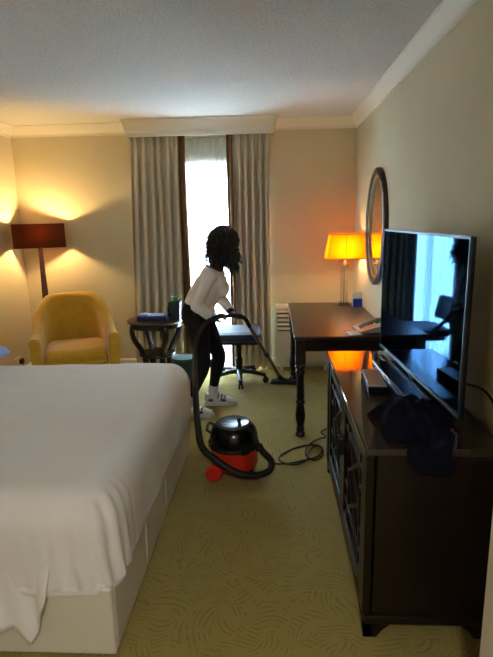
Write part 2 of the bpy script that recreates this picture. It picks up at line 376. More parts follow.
# ------------------------------------------------------------------ curtains
def folds(x0, x1, y0, n, amp, seed, ztop=2.385, zbot=0.015, gather=0.35, fl0=0.0, fl1=0.0, bulge=0.0):
    ph = [noise.noise(Vector((seed, k * 1.7, 0))) for k in range(64)]
    def fn(u, v):
        z = ztop + (zbot - ztop) * v
        g = gather + (1 - gather) * min(1, v * 5)
        w = n * u + 0.25 * noise.noise(Vector((u * 4 + seed, v * 1.2, 3)))
        a = amp * (0.75 + 0.4 * abs(noise.noise(Vector((u * 6 + seed, 7, v * 0.8)))))
        x = x0 + (x1 - x0) * u + bulge * g * math.sin(4 * math.pi * w)
        x += (1 - u) * fl0 * v + u * fl1 * v
        y = y0 + a * g * math.sin(2 * math.pi * w) + 0.01 * noise.noise(Vector((u * 9, v * 3, seed)))
        return Vector((x, y, z))
    return fn
def curtain(name, x0, x1, n, seed, band, label):
    t = thing(name, label, 'curtain', (0, 0, 0), group='taupe curtains at the window')
    fn = folds(x0, x1, 5.238, n, 0.052, seed, fl0=-0.09 if band == 'r' else 0.0, fl1=0.0 if band == 'r' else 0.005, bulge=-0.0095)
    ua, ub = (0.0, 0.87) if band == 'r' else (0.13, 1.0)
    b = MB(); b.grid(200, 26, lambda u, v: fn(ua + (ub - ua) * u, v)); b.build('fabric', M_curtain, t, smooth=180)
    va, vb = (0.87, 1.0) if band == 'r' else (0.0, 0.13)
    b = MB(); b.grid(20, 26, lambda u, v: fn(va + (vb - va) * u, v)); o = b.build('lead_edge_band', M_band, t, smooth=180); o['label'] = 'brown border along the leading edge'
    b = MB(); b.grid(150, 2, lambda u, v: fn(ua + (ub - ua) * u, v * 0.03) + Vector((0, -0.004, 0.004))); b.build('heading_tape', M_curtain, t, smooth=180)
    return t
curtain('curtain', -1.385, -0.845, 7, 1.3, 'r', 'taupe pleated curtain left of the window, above the round side table')
curtain('curtain', -0.44, -0.026, 6, 5.1, 'l', 'taupe pleated curtain right of the window, beside the white heater')
t = thing('sheer_curtain', 'translucent white sheer hanging across the bright window', 'curtain')
fn = folds(-1.3, -0.06, 5.328, 22, 0.012, 9.0, ztop=2.37, zbot=0.02, gather=0.7)
b = MB(); b.grid(260, 16, fn); b.build('voile', M_sheer, t, smooth=180)

# ------------------------------------------------------------------ outside
M_facade = mat('white_render', (232, 234, 236), 0.8, 0.2, var=0.04, vscale=1)
M_teal = mat('teal_glazing', (70, 150, 176), 0.15, 0.6)
bd = thing('building', 'pale building with blue glazing seen through the sheer curtain', 'building', (-2.0, 18.0, -3.0))
b = MB(); b.box((0, 2, 5), (16, 4, 10)); b.build('wall', M_facade, bd, smooth=0)
wm = MB().box((0, 0, 0), (0.95, 0.08, 1.9), bevel=0.02).mesh('window', M_wframe); pm = MB().box((0, -0.05, 0), (0.83, 0.03, 1.78)).mesh('pane', M_teal)
for k in range(9):
    for zz in (5.9, 8.6):
        o = bpy.data.objects.new('window', wm); C.objects.link(o); o.parent = bd; o.location = (-5.2 + 1.3 * k, -0.03, zz)
        q = bpy.data.objects.new('pane', pm); C.objects.link(q); q.parent = o
b = MB(); b.box((-2, 30, -3.1), (90, 48, 0.2)); struct(b.build('ground_outside', mat('pale_paving', (190, 190, 188), 0.9), smooth=0))

# ------------------------------------------------------------------ bed
BX0, BX1, BY0, BY1 = -2.6, -0.6, 1.575, 3.3
bed = thing('bed', 'wide bed with white cotton cover on a cream padded base', 'bed', ((BX0 + BX1) / 2, (BY0 + BY1) / 2, 0))
bl, bw = BX1 - BX0, BY1 - BY0
b = MB(); b.box((0, 0, 0.155), (bl - 0.012, bw - 0.012, 0.27), bevel=0.02); base = b.build('base', M_base, bed)
# padded panels round the base, seams between them
def panel(c, s_):
    q = MB(); q.box(c, s_, bevel=0.012, seg=3); q.build('base_panel', M_base, base)
for y0, y1 in ((-bw / 2 + 0.017, -0.38), (-0.374, 0.06), (0.066, bw / 2)):
    panel((bl / 2 - 0.004, (y0 + y1) / 2, 0.155), (0.024, y1 - y0 - 0.003, 0.285))
for x0, x1 in ((-bl / 2, -0.02), (-0.014, bl / 2 + 0.009)):
    panel(((x0 + x1) / 2, -bw / 2 + 0.004, 0.155), (x1 - x0 - 0.003, 0.024, 0.285))
for x in (-0.9, 0.9):
    for y in (-0.75, 0.75):
        q = MB(); q.lathe([(0.025, 0), (0.025, 0.03)], (x, y, 0), 10); q.build('foot', M_black, bed)
def soft_box(lo, hi, r_side, n, wr):
    """soft-edged mattress under its cover, wr = wrinkle function(p, n) -> offset along n"""
    t = bmesh.new(); bmesh.ops.create_cube(t, size=1.0)
    bmesh.ops.subdivide_edges(t, edges=t.edges[:], cuts=n, use_grid_fill=True)
    lo, hi = Vector(lo), Vector(hi); c = (lo + hi) / 2; h = (hi - lo) / 2
    for v in t.verts:
        p = Vector(((v.co.x * 2), (v.co.y * 2), (v.co.z * 2)))
        # concentrate vertices towards the edges
        p = Vector([math.copysign(abs(a) ** 0.75, a) for a in p])
        p = Vector((p.x * h.x, p.y * h.y, p.z * h.z))
        r = r_side
        inn = Vector((max(-(h.x - r), min(h.x - r, p.x)), max(-(h.y - r), min(h.y - r, p.y)), max(-(h.z - 0.03), min(h.z - 0.13, p.z))))
        d = p - inn
        rz = 0.13 if p.z > 0 else 0.03
        e = Vector((d.x / r, d.y / r, d.z / rz))
        if e.length > 1e-6:
            m_ = max(abs(e.x), abs(e.y), abs(e.z)); e = e.normalized() * m_
            q = inn + Vector((e.x * r, e.y * r, e.z * rz)); nn = Vector((e.x / r, e.y / r, e.z / rz)).normalized()
        else: q, nn = p, Vector((0, 0, 1))
        w = c + q
        v.co = w + nn * wr(w, nn)
    return t
def wr(p, n):
    o = 0.012 * noise.noise(Vector((p.x * 1.3, p.y * 2.0, p.z * 2))) + 0.005 * noise.noise(Vector((p.x * 2.5, p.y * 9, p.z * 5))) + 0.0035 * noise.noise(Vector((p.x * 1.2, p.y * 26, 2))) * max(0, min(1, (p.y - 0.1) * 2))
    o += 0.006 * abs(noise.noise(Vector((p.x * 4 + p.y * 3, p.x * 1.5 - p.y * 2, 5))))
    if n.z < 0.75 and p.z > 0.3:
        # pleats gathered at the near foot corner
        dc = math.hypot(p.x - (bl / 2 - 0.05), p.y - (-bw / 2 + 0.05))
        if dc < 0.45:
            a = math.atan2(p.y + bw / 2 - 0.30, p.x - bl / 2 + 0.30)
            o += 0.02 * math.sin(a * 34 + p.z * 9 + 2 * noise.noise(p * 6)) * (1 - dc / 0.45) ** 1.3 * (0.35 + (0.62 - p.z) * 2.0)
        o += 0.006 * math.sin(p.y * 21 + p.x * 17 + 3 * noise.noise(p * 3)) * max(0, 0.5 - p.z) * 3
    return o
t_ = soft_box((-bl / 2, -bw / 2 - 0.012, 0.252), (bl / 2 + 0.03, bw / 2 + 0.05, 0.648), 0.12, 70, wr)
b = MB(); b._merge(t_); b.build('cover', M_bed, bed, smooth=180)
# loose sheet hanging over the near side, folded to a point
hem = [(-1.0, 0.16), (-0.5, 0.15), (-0.1, 0.17), (0.25, 0.14), (0.45, 0.115), (0.62, 0.15), (0.68, 0.08), (0.73, 0.12), (0.78, 0.22), (0.83, 0.31)]
def hemz(x):
    for (a, za), (c_, zc) in zip(hem, hem[1:]):
        if a <= x <= c_: return za + (zc - za) * (x - a) / (c_ - a)
    return hem[-1][1]
def flap(u, v):
    x = -0.99 + 1.80 * u
    z = 0.49 + (hemz(x) - 0.49) * v
    y = -bw / 2 + 0.014 - 0.055 * v ** 0.8 - 0.016 * v * math.sin(x * 19 + 4 * noise.noise(Vector((x * 2, z * 3, 0)))) - 0.010 * v * math.sin(x * 47 + z * 9)
    return Vector((x + 0.03 * v * math.sin(x * 13), y, z))
b = MB(); b.grid(140, 16, flap); o = b.build('sheet_flap', M_bed, bed, smooth=180); o['label'] = 'loose sheet corner hanging down the near side'
md = o.modifiers.new('thick', 'SOLIDIFY'); md.thickness = 0.005

t_ = soft_box((-0.3, -0.42, 0), (0.3, 0.42, 0.15), 0.16, 16, lambda p, n: 0.01 * noise.noise(p * 5))
for v in t_.verts:
    k = max(abs(v.co.x) / 0.3, abs(v.co.y) / 0.42); v.co.z = 0.06 + (v.co.z - 0.06) * (1 - 0.75 * min(1, k) ** 3)
b = MB(); b._merge(t_); o = b.build('pillow', M_pblue, None, smooth=180); o.location = (-2.11, 3.02, 0.66)
tag(o, 'pale blue pillow at the far left edge of the bed', 'pillow')

# ------------------------------------------------------------------ television cabinet
CX0, CX1, CY0, CY1, CZ = 0.325, 0.82, 1.69, 3.045, 0.785
cab = thing('television_cabinet', 'dark wooden television cabinet with latticework doors', 'cabinet', ((CX0 + CX1) / 2, (CY0 + CY1) / 2, 0))
cl, cw = CY1 - CY0, CX1 - CX0
b = MB(); b.box((0.014, 0, 0.41), (cw - 0.06, cl - 0.03, 0.70), bevel=0.004); b.build('body', M_darkwood, cab)
b = MB(); b.box((0, 0, CZ - 0.014), (cw, cl, 0.028), bevel=0.006); b.build('top', M_topwood, cab)
b = MB(); b.box((0.004, 0, 0.075), (cw - 0.02, cl - 0.004, 0.04), bevel=0.008); b.build('plinth', M_darkwood, cab)
for sx in (-1, 1):
    for sy in (-1, 1):
        x = sx * (cw / 2 - 0.012); y = sy * (cl / 2 - 0.004)
        q = MB(); q.prism([(y, 0), (y - sy * 0.055, 0), (y - sy * 0.075, 0.03), (y - sy * 0.11, 0.056), (y, 0.056)], 'x', x, x - sx * 0.03)
        q.prism([(x, 0), (x - sx * 0.05, 0), (x - sx * 0.07, 0.03), (x - sx * 0.1, 0.056), (x, 0.056)], 'y', y, y - sy * 0.03)
        q.build('bracket_foot', M_darkwood, cab, smooth=0)
for sy in (-1, 1):
    q = MB(); q.box((-cw / 2 + 0.022, sy * (cl / 2 - 0.05), 0.425), (0.03, 0.07, 0.665), bevel=0.004); q.build('corner_post', M_darkwood, cab)
M_panel = mat('door_inset_brown', (38, 24, 18), 0.5, 0.3)
for sy in (-1, 1):
    dw, dh, zc = (cl - 0.17) / 2 - 0.003, 0.64, 0.425
    xc, yc = -cw / 2 + 0.024, sy * (dw / 2 + 0.0015)
    q = MB(); q.box((xc + 0.012, yc, zc), (0.008, dw - 0.02, dh - 0.02)); d = q.build('door', M_panel, cab)
    st = 0.06
    for nm, c_, s_ in (('stile', (xc, yc - dw / 2 + st / 2, zc), (0.022, st, dh)), ('stile', (xc, yc + dw / 2 - st / 2, zc), (0.022, st, dh)),
                       ('rail', (xc, yc, zc + dh / 2 - st / 2), (0.022, dw - 2 * st, st)), ('rail', (xc, yc, zc - dh / 2 + st / 2), (0.022, dw - 2 * st, st))):
        q = MB(); q.box(c_, s_, bevel=0.003); q.build(nm, M_darkwood, d)
    iw, ih = dw - 2 * st, dh - 2 * st
    def bar(y0, z0, y1, z1, w=0.016):
        q = MB(); L_ = math.hypot(y1 - y0, z1 - z0); a = math.atan2(z1 - z0, y1 - y0)
        q.box((xc + 0.002, yc + (y0 + y1) / 2, zc + (z0 + z1) / 2), (0.012, L_, w), rot=Euler((a, 0, 0)), bevel=0.002); q.build('lattice_bar', M_darkwood, d)
    k = 0.32
    for s_ in (-1, 1):
        bar(s_ * iw * k, -ih / 2, s_ * iw * k, ih / 2)
        bar(-iw / 2, s_ * ih * 0.36, iw / 2, s_ * ih * 0.36)
        bar(-iw * k, s_ * ih * 0.36, iw * k, 0.0); bar(iw * k, s_ * ih * 0.36, -iw * k, 0.0)
        bar(-iw / 2, s_ * ih * 0.18, -iw * k, s_ * ih * 0.18); bar(iw / 2, s_ * ih * 0.18, iw * k, s_ * ih * 0.18)
    q = MB(); q.box((xc - 0.02, yc - sy * (dw / 2 - 0.018), zc + 0.06), (0.026, 0.026, 0.085), bevel=0.004); q.build('handle', M_black, d)

# television, turned slightly to the room
TVn, TVf = Vector((0.723, 1.9)), Vector((0.657, 3.05))
tvL = (TVf - TVn).length; tva = math.atan2(TVf.y - TVn.y, TVf.x - TVn.x)      # local +x runs from near end to far end
tv = thing('television', 'large flat television leaning in the room over the dark cabinet', 'television', ((TVn.x + TVf.x) / 2, (TVn.y + TVf.y) / 2, CZ), tva)
tv['label'] = 'large flat television on the dark cabinet, reflecting the window'
b = MB(); b.box((0, -0.006, 0.377), (tvL, 0.018, 0.70), bevel=0.003); b.build('housing', M_bezel, tv)
b = MB(); b.box((0.1, -0.033, 0.25), (tvL * 0.7, 0.04, 0.34), bevel=0.015); b.build('rear_cover', M_bezel, tv)
b = MB(); b.box((0, 0.005, 0.383), (tvL - 0.022, 0.006, 0.668), bevel=0.001); b.build('screen', M_screen, tv)
for nm, c_, s_ in (('bezel', (0, 0.004, 0.725), (tvL, 0.012, 0.009)), ('bezel', (0, 0.004, 0.034), (tvL, 0.014, 0.015)), ('bezel', (-tvL / 2 + 0.005, 0.004, 0.38), (0.01, 0.012, 0.69)), ('bezel', (tvL / 2 - 0.004, 0.004, 0.38), (0.008, 0.012, 0.69))):
    b = MB(); b.box(c_, s_, bevel=0.002); b.build(nm, M_edge, tv)
b = MB(); b.box((0.0, -0.01, 0.02), (0.07, 0.03, 0.04), bevel=0.004); b.build('stand_neck', M_gloss, tv)
b = MB(); b.box((0.0, 0.02, 0.007), (0.62, 0.2, 0.014), bevel=0.005); b.build('stand_base', M_gloss, tv)
b = MB(); b.tube([tv.matrix_world.inverted() @ Vector(p) if False else p for p in [(-tvL / 2 + 0.03, -0.03, 0.16), (-tvL / 2 - 0.03, -0.07, 0.155), (-tvL / 2 - 0.1, -0.085, 0.11), (-tvL / 2 - 0.13, -0.09, 0.05), (-tvL / 2 - 0.14, -0.09, 0.0125)]], 0.005, 8, smooth=5)
b.build('power_cable', M_black, tv)

# set-top box on the cabinet
st = thing('set_top_box', 'small silver topped box beside the navy cloth on the cabinet', 'box', (0.485, 2.385, CZ), R(-3))
b = MB(); b.box((0, 0, 0.022), (0.085, 0.26, 0.036), bevel=0.004); b.build('casing', M_gloss, st)
b = MB(); b.box((0, 0, 0.042), (0.08, 0.255, 0.005), bevel=0.002); b.build('lid', mat('silver_lid', (140, 138, 134), 0.3, 0.5, metal=0.6), st)
b = MB(); b.box((-0.043, 0, 0.022), (0.004, 0.25, 0.03), bevel=0.001); b.build('front_panel', mat('blue_reflection_panel', (50, 90, 150), 0.12, 0.7), st)  # dark front face; its blue reflection is painted in as base colour
for y in (-0.1, 0.1):
    b = MB(); b.box((0, y, 0.003), (0.06, 0.02, 0.006)); b.build('foot', M_black, st)

# navy cloth heaped on the near end of the cabinet
def cl_fn(u, v):
    a = u * 2 * math.pi; r = v
    ex = 0.145 * (1 + 0.18 * math.sin(3 * a + 1) + 0.1 * math.sin(5 * a + 2)); ey = 0.19 * (1 + 0.14 * math.sin(2 * a) + 0.1 * math.sin(7 * a))
    x = ex * r * math.cos(a); y = ey * r * math.sin(a)
    hgt = 0.105 * (1 - r ** 2.2) + 0.004
    w = noise.noise(Vector((x * 14, y * 14, 1.0))) + 0.6 * noise.noise(Vector((x * 30, y * 22, 4.0)))
    ridge = abs(noise.noise(Vector((x * 11 + 5, y * 11, 8.0))))
    z = hgt + 0.03 * w * (1 - r ** 4) - 0.035 * ridge * (1 - r ** 3)
    return Vector((x, y, max(0.004, z)))
ct = thing('cleaning_cloth', 'crumpled navy cloth heaped under the television near edge', 'cloth', (0.53, 1.925, CZ))
b = MB(); b.grid(96, 26, cl_fn); bmesh.ops.remove_doubles(b.bm, verts=b.bm.verts, dist=0.0004); b.build('heap', M_cloth, ct, smooth=180)
def tail(u, v):
    x = -0.05 + 0.15 * u
    s_ = v * 0.24
    if s_ < 0.13: y = -0.11 - s_; z = 0.016 + 0.012 * math.sin(u * 9)
    else: y = -0.245 - 0.012 * math.sin(u * 8 + 1) * min(1, (s_ - 0.13) * 8); z = 0.016 - (s_ - 0.13) * (0.75 + 0.3 * math.sin(u * 3))
    return Vector((x + 0.01 * math.sin(v * 7), y, z))
b = MB(); b.grid(40, 24, tail); o = b.build('hanging_end', M_cloth, ct, smooth=180); md = o.modifiers.new('t', 'SOLIDIFY'); md.thickness = 0.004; md.offset = 0

# ------------------------------------------------------------------ desk
DX0, DX1, DY0, DY1, DZ = 0.149, 0.835, 3.505, 4.96, 0.765
dk = thing('writing_desk', 'dark wooden writing desk with turned legs under the oval mirror', 'desk', ((DX0 + DX1) / 2, (DY0 + DY1) / 2, 0))
dl, dw = DY1 - DY0, DX1 - DX0
b = MB(); b.box((0, 0, DZ - 0.014), (dw, dl, 0.028), bevel=0.007); b.build('top', M_deskwood, dk)
for c_, s_ in (((0, -dl / 2 + 0.035, DZ - 0.07), (dw - 0.15, 0.024, 0.084)), ((0, dl / 2 - 0.035, DZ - 0.07), (dw - 0.15, 0.024, 0.084)), ((-dw / 2 + 0.035, 0, DZ - 0.07), (0.024, dl - 0.15, 0.084)), ((dw / 2 - 0.035, 0, DZ - 0.07), (0.024, dl - 0.15, 0.084))):
    b = MB(); b.box(c_, s_, bevel=0.003); b.build('apron', M_darkwood, dk)
b = MB(); b.box((0, 0, DZ - 0.119), (0.072, 0.072, 0.182), bevel=0.005)
b.lathe([(0.026, DZ - 0.21), (0.034, DZ - 0.222), (0.036, DZ - 0.235), (0.027, DZ - 0.25), (0.03, DZ - 0.262), (0.034, DZ - 0.275), (0.027, DZ - 0.29), (0.026, DZ - 0.33), (0.028, 0.36), (0.03, 0.3), (0.026, 0.285), (0.035, 0.272), (0.035, 0.262), (0.026, 0.25), (0.03, 0.22), (0.037, 0.17), (0.036, 0.14), (0.028, 0.1), (0.023, 0.075), (0.03, 0.06), (0.03, 0.05), (0.024, 0.04), (0.032, 0.03), (0.038, 0.018), (0.036, 0.006), (0.03, 0)], n=20)
leg0 = b.build('leg', M_darkwood, dk)
for i, (sx, sy) in enumerate(((-1, -1), (-1, 1), (1, -1), (1, 1))):
    o = leg0 if i == 0 else copy_part(leg0, dk)
    o.location = (sx * (dw / 2 - 0.046), sy * (dl / 2 - 0.046), 0)

# oval mirror
mi = thing('oval_mirror', 'oval wall mirror in a dark wooden frame above the desk', 'mirror', (XR, 4.16, 1.495))
def ellring(rin, rout, x0, x1, n=64, A=0.36, B=0.455):
    q = MB(); rings = []
    prof = [(rin, x0), (rin, x1 * 0.8), ((rin * 0.7 + rout * 0.3), x1), ((rin * 0.3 + rout * 0.7), x1), (rout, x1 * 0.75), (rout, x0)]
    t = bmesh.new(); rv = []
    for i in range(n):
        a = 2 * math.pi * i / n
        rv.append([t.verts.new((-x, (A + r) * math.cos(a), (B + r) * math.sin(a))) for r, x in prof])
    m_ = len(prof)
    for i in range(n):
        for k in range(m_): t.faces.new((rv[i][k], rv[i][(k + 1) % m_], rv[(i + 1) % n][(k + 1) % m_], rv[(i + 1) % n][k]))
    bmesh.ops.recalc_face_normals(t, faces=t.faces); q._merge(t); return q
ellring(-0.05, 0.0, 0.0, 0.04).build('frame', M_mframe, mi, smooth=50)
ellring(-0.066, -0.048, 0.0, 0.026).build('inner_moulding', M_mgilt, mi, smooth=50)
b = MB(); b.prism([((0.36 - 0.062) * math.cos(2 * math.pi * i / 64), (0.455 - 0.062) * math.sin(2 * math.pi * i / 64)) for i in range(64)], 'x', -0.014, -0.002); b.build('mirror_glass', M_mirror, mi, smooth=0)

# desk lamp
M_bulb_w = emit('warm_bulb', (1.0, 0.76, 0.40), DESK_BULB)
dlp = thing('desk_lamp', 'desk lamp with a glowing amber shade and clear acrylic stem', 'lamp', (0.672, 4.82, DZ))
b = MB(); b.box((0, 0, 0.008), (0.13, 0.13, 0.016), bevel=0.004); b.box((0, 0, 0.022), (0.1, 0.1, 0.012), bevel=0.003); b.build('base', M_chrome, dlp)
for x in (-0.024, 0.024):
    b = MB(); b.box((x, 0, 0.2), (0.022, 0.03, 0.344), bevel=0.004); b.build('acrylic_column', M_acryl, dlp)
b = MB(); b.lathe([(0.006, 0.028), (0.006, 0.372)], n=10); b.build('rod', M_chrome, dlp)
b = MB(); b.box((0, 0, 0.379), (0.085, 0.045, 0.014), bevel=0.003); b.lathe([(0.012, 0.386), (0.018, 0.395), (0.012, 0.41), (0.016, 0.43), (0.016, 0.47), (0.012, 0.475)], n=14); b.build('bulb_holder', M_chrome, dlp)
b = MB(); b.ball((0, 0, 0.51), (0.032, 0.032, 0.04), 2); b.build('bulb', M_bulb_w, dlp)
def frustum(w0, d0, w1, d1, z0, z1, th=0.0):
    return [[Vector((sx * w / 2, sy * d / 2, z)) for sx, sy in ((-1, -1), (1, -1), (1, 1), (-1, 1))] for w, d, z in ((w0, d0, z0), (w1, d1, z1))]
b = MB(); r0, r1 = frustum(0.355, 0.25, 0.27, 0.19, 0.437, 0.662)
t = bmesh.new(); v0 = [t.verts.new(p) for p in r0]; v1 = [t.verts.new(p) for p in r1]
for i in range(4): t.faces.new((v0[i], v0[(i + 1) % 4], v1[(i + 1) % 4], v1[i]))
b._merge(t); sh = b.build('shade', M_shade_o, dlp, smooth=0)
md = sh.modifiers.new('t', 'SOLIDIFY'); md.thickness = 0.002
M_trim = mat('amber_trim', (190, 110, 24), 0.6)
for z, w, d in ((0.44, 0.357, 0.252), (0.659, 0.274, 0.194)):
    q = MB()
    for c_, s_ in (((0, -d / 2, z), (w, 0.004, 0.008)), ((0, d / 2, z), (w, 0.004, 0.008)), ((-w / 2, 0, z), (0.004, d, 0.008)), ((w / 2, 0, z), (0.004, d, 0.008))): q.box(c_, s_)
    q.build('trim_band', M_trim, sh)
b = MB(); b.tube([(0, -0.127, 0.44), (0, -0.098, 0.66)], 0.0025, 6); b.build('seam', M_trim, sh)
for s_ in (-1, 1):
    b = MB(); b.tube([(0, 0, 0.57), (s_ * 0.13, 0, 0.655)], 0.002, 6); b.build('shade_arm', M_chrome, dlp)

# leaflet holder, telephone, notepad
lh = thing('leaflet_holder', 'small holder with a bright blue card beside the desk lamp', 'holder', (0.775, 4.66, DZ), R(8))
b = MB(); b.box((0, 0, 0.004), (0.1, 0.06, 0.008), bevel=0.002); b.build('base', M_acryl, lh)
b = MB(); b.box((0, 0.014, 0.075), (0.096, 0.006, 0.135), rot=Euler((R(-6), 0, 0))); b.build('back_card', M_paper, lh)
b = MB(); b.box((-0.004, -0.014, 0.045), (0.085, 0.02, 0.074), bevel=0.002); b.build('blue_card', M_blue, lh)
ph = thing('telephone', 'silver grey desk telephone near the front edge of the desk', 'telephone', (0.705, 3.68, DZ), R(-82))
b = MB(); b.prism([(-0.10, 0.006), (0.10, 0.006), (0.10, 0.055), (0.085, 0.06), (-0.085, 0.022), (-0.10, 0.016)], 'x', -0.1, 0.1); q = b.build('base', M_phone, ph, smooth=0)
q.rotation_euler = (0, 0, 0)
b = MB(); b.tube([(0.06, -0.10, 0.042), (0.06, -0.085, 0.056), (0.06, -0.03, 0.078), (0.06, 0.03, 0.092), (0.06, 0.08, 0.088), (0.06, 0.098, 0.076)], [(0.016, 0.024), (0.019, 0.026), (0.013, 0.02), (0.013, 0.02), (0.019, 0.026), (0.016, 0.024)], 12, smooth=5); b.build('handset', M_phone, ph)
kb = MB().box((0, 0, 0), (0.016, 0.014, 0.008), bevel=0.002).mesh('key', M_phonedk)
for i in range(3):
    for j in range(4):
        o = bpy.data.objects.new('key', kb); C.objects.link(o); o.parent = ph; o.location = (-0.07 + i * 0.028, -0.06 + j * 0.026, 0.034 + 0.0055 * j); o.rotation_euler = (R(13), 0, 0)
b = MB(); b.box((-0.042, 0.065, 0.058), (0.08, 0.03, 0.006), rot=Euler((R(13), 0, 0)), bevel=0.001); b.build('display', M_gloss, ph)
for x in (-0.08, 0.08):
    for y in (-0.08, 0.08):
        q = MB(); q.box((x, y, 0.003), (0.02, 0.02, 0.006)); q.build('foot', M_black, ph)
np_ = thing('notepad', 'white notepad lying in front of the telephone', 'notepad', (0.575, 3.6, DZ), R(12))
b = MB(); b.box((0, 0, 0.004), (0.09, 0.13, 0.007)); b.build('sheets', M_paper, np_, smooth=0)
b = MB(); b.box((0, 0.062, 0.0045), (0.091, 0.01, 0.009)); b.build('binding', M_phonedk, np_, smooth=0)

# heater
ht = thing('convector_heater', 'white convector heater on the wall behind the desk', 'heater', (0.318, 5.235, 0))
b = MB(); b.prism([(-0.055, 0.09), (0.06, 0.09), (0.06, 0.70), (-0.03, 0.70), (-0.055, 0.675)], 'x', -0.295, 0.30); b.build('body', M_heater, ht, smooth=0)
sl = MB().box((0, 0, 0), (0.25, 0.012, 0.014), rot=Euler((R(30), 0, 0)), bevel=0.003).mesh('louvre', M_heater)
sg = MB().box((0, 0, 0), (0.25, 0.002, 0.016)).mesh('slot', mat('heater_slot_grey', (110, 100, 86), 0.7))
for x in (-0.15, 0.15):
    for k in range(5):
        z = 0.63 - 0.045 * k
        o = bpy.data.objects.new('slot', sg); C.objects.link(o); o.parent = ht; o.location = (x, -0.0565, z - 0.012)
        o = bpy.data.objects.new('louvre', sl); C.objects.link(o); o.parent = ht; o.location = (x, -0.06, z)
for x in (-0.23, 0.23):
    q = MB(); q.box((x, 0, 0.045), (0.03, 0.09, 0.092), bevel=0.004); q.build('foot', M_heater, ht)

# ------------------------------------------------------------------ round side table and what stands on it
TBL, TZ = Vector((-1.145, 4.83, 0)), 0.645
tb = thing('side_table', 'round dark side table with curved legs beside the armchair', 'table', TBL)
b = MB(); b.lathe([(0, TZ - 0.03), (0.25, TZ - 0.03), (0.268, TZ - 0.022), (0.275, TZ - 0.012), (0.27, TZ - 0.002), (0.262, TZ), (0, TZ)], n=48); b.build('top', M_deskwood, tb)
b = MB(); b.lathe([(0.238, TZ - 0.075), (0.245, TZ - 0.07), (0.245, TZ - 0.03), (0.2, TZ - 0.03), (0.2, TZ - 0.075)], n=48); b.build('apron', M_darkwood, tb)
b = MB(); b.lathe([(0, 0.28), (0.165, 0.28), (0.178, 0.292), (0.172, 0.312), (0, 0.312)], n=36); b.build('shelf', M_darkwood, tb)
lm = MB(); lm.tube([(0.235, 0, TZ - 0.05), (0.245, 0, 0.54), (0.225, 0, 0.46), (0.175, 0, 0.38), (0.14, 0, 0.31), (0.125, 0, 0.24), (0.13, 0, 0.12), (0.15, 0, 0.02), (0.152, 0, 0.0)], [(0.028, 0.026)] * 5 + [(0.034, 0.03)] * 4, 8, smooth=4, flat=(0, 1, 0))
lg = lm.build('leg', M_darkwood, tb)
for i, a in enumerate((35, 125, 215, 305)):
    o = lg if i == 0 else copy_part(lg, tb)
    o.rotation_euler = (0, 0, R(a))
pk = thing('cleaning_wipes_pack', 'blue and white packet lying on the round side table', 'packet', TBL + Vector((-0.02, -0.02, TZ)), R(6))
b = MB(); b.box((0, 0, 0.022), (0.28, 0.17, 0.042), bevel=0.008, seg=3); b.build('wrapper', mat('packet_dark_blue', (30, 44, 104), 0.3, 0.5), pk)
b = MB(); b.box((0.03, 0.0, 0.0445), (0.15, 0.12, 0.003), rot=Euler((0, 0, R(4)))); b.build('lid_label', mat('packet_white_blue', (176, 200, 228), 0.4, 0.5, var=0.5, vscale=30), pk)
b = MB(); b.box((-0.085, 0.01, 0.048), (0.08, 0.12, 0.01), rot=Euler((0, 0, R(10))), bevel=0.003); b.build('folded_flap', M_pblue, pk)
pt = thing('potted_succulent', 'small green succulent in a dark square pot on the side table', 'plant', TBL + Vector((0.208, -0.02, TZ)))
b = MB(); b.loft([[Vector((sx * w, sy * w, z)) for sx, sy in ((-1, -1), (1, -1), (1, 1), (-1, 1))] for w, z in ((0.04, 0.0), (0.05, 0.17), (0.044, 0.17), (0.042, 0.155))]); b.build('pot', M_pot, pt, smooth=0)
lfm = MB(); lfm.loft([[Vector((t_, 0.011 * w, 0.025 * t_ / 0.06 + 0.004)), Vector((t_, 0, 0.025 * t_ / 0.06 - 0.003)), Vector((t_, -0.011 * w, 0.025 * t_ / 0.06 + 0.004))] for t_, w in ((0.0, 0.5), (0.02, 0.9), (0.04, 1.0), (0.058, 0.6), (0.07, 0.08))])
lfd = lfm.mesh('leaf', M_green)
for k in range(14):
    o = bpy.data.objects.new('leaf', lfd); C.objects.link(o); o.parent = pt; o.location = (0, 0, 0.166)
    o.rotation_euler = (0, -R(8 + 50 * (k / 14)), R(k * 137.5)); o.scale = (1.05 - 0.03 * k,) * 3
gb = thing('dark_bottle', 'short dark bottle beside the succulent pot on the side table', 'bottle', TBL + Vector((0.128, 0.085, TZ)))
b = MB(); b.lathe([(0, 0), (0.022, 0), (0.024, 0.01), (0.024, 0.09), (0.012, 0.115), (0.011, 0.125)], n=18); b.build('bottle_body', M_gloss, gb)
b = MB(); b.lathe([(0.013, 0.125), (0.013, 0.142), (0.011, 0.145), (0, 0.145)], n=16); b.build('cap', M_black, gb)

# waste bin
wb = thing('waste_bin', 'dark green round waste bin behind the bed corner', 'bin', (-0.805, 4.42, 0))
b = MB(); b.lathe([(0, 0), (0.085, 0), (0.09, 0.01), (0.108, 0.36), (0.102, 0.36), (0.084, 0.02), (0, 0.02)], n=32); b.build('bucket', M_bin, wb)
b = MB(); b.lathe([(0.1, 0.345), (0.115, 0.35), (0.117, 0.365), (0.112, 0.372), (0.101, 0.368)], n=32); b.build('rim', mat('green_rim', (16, 66, 40), 0.35), wb)
b = MB(); b.lathe([(0, 0.335), (0.1, 0.335), (0.1, 0.345), (0, 0.35)], n=32); b.build('lid', M_bin, wb)

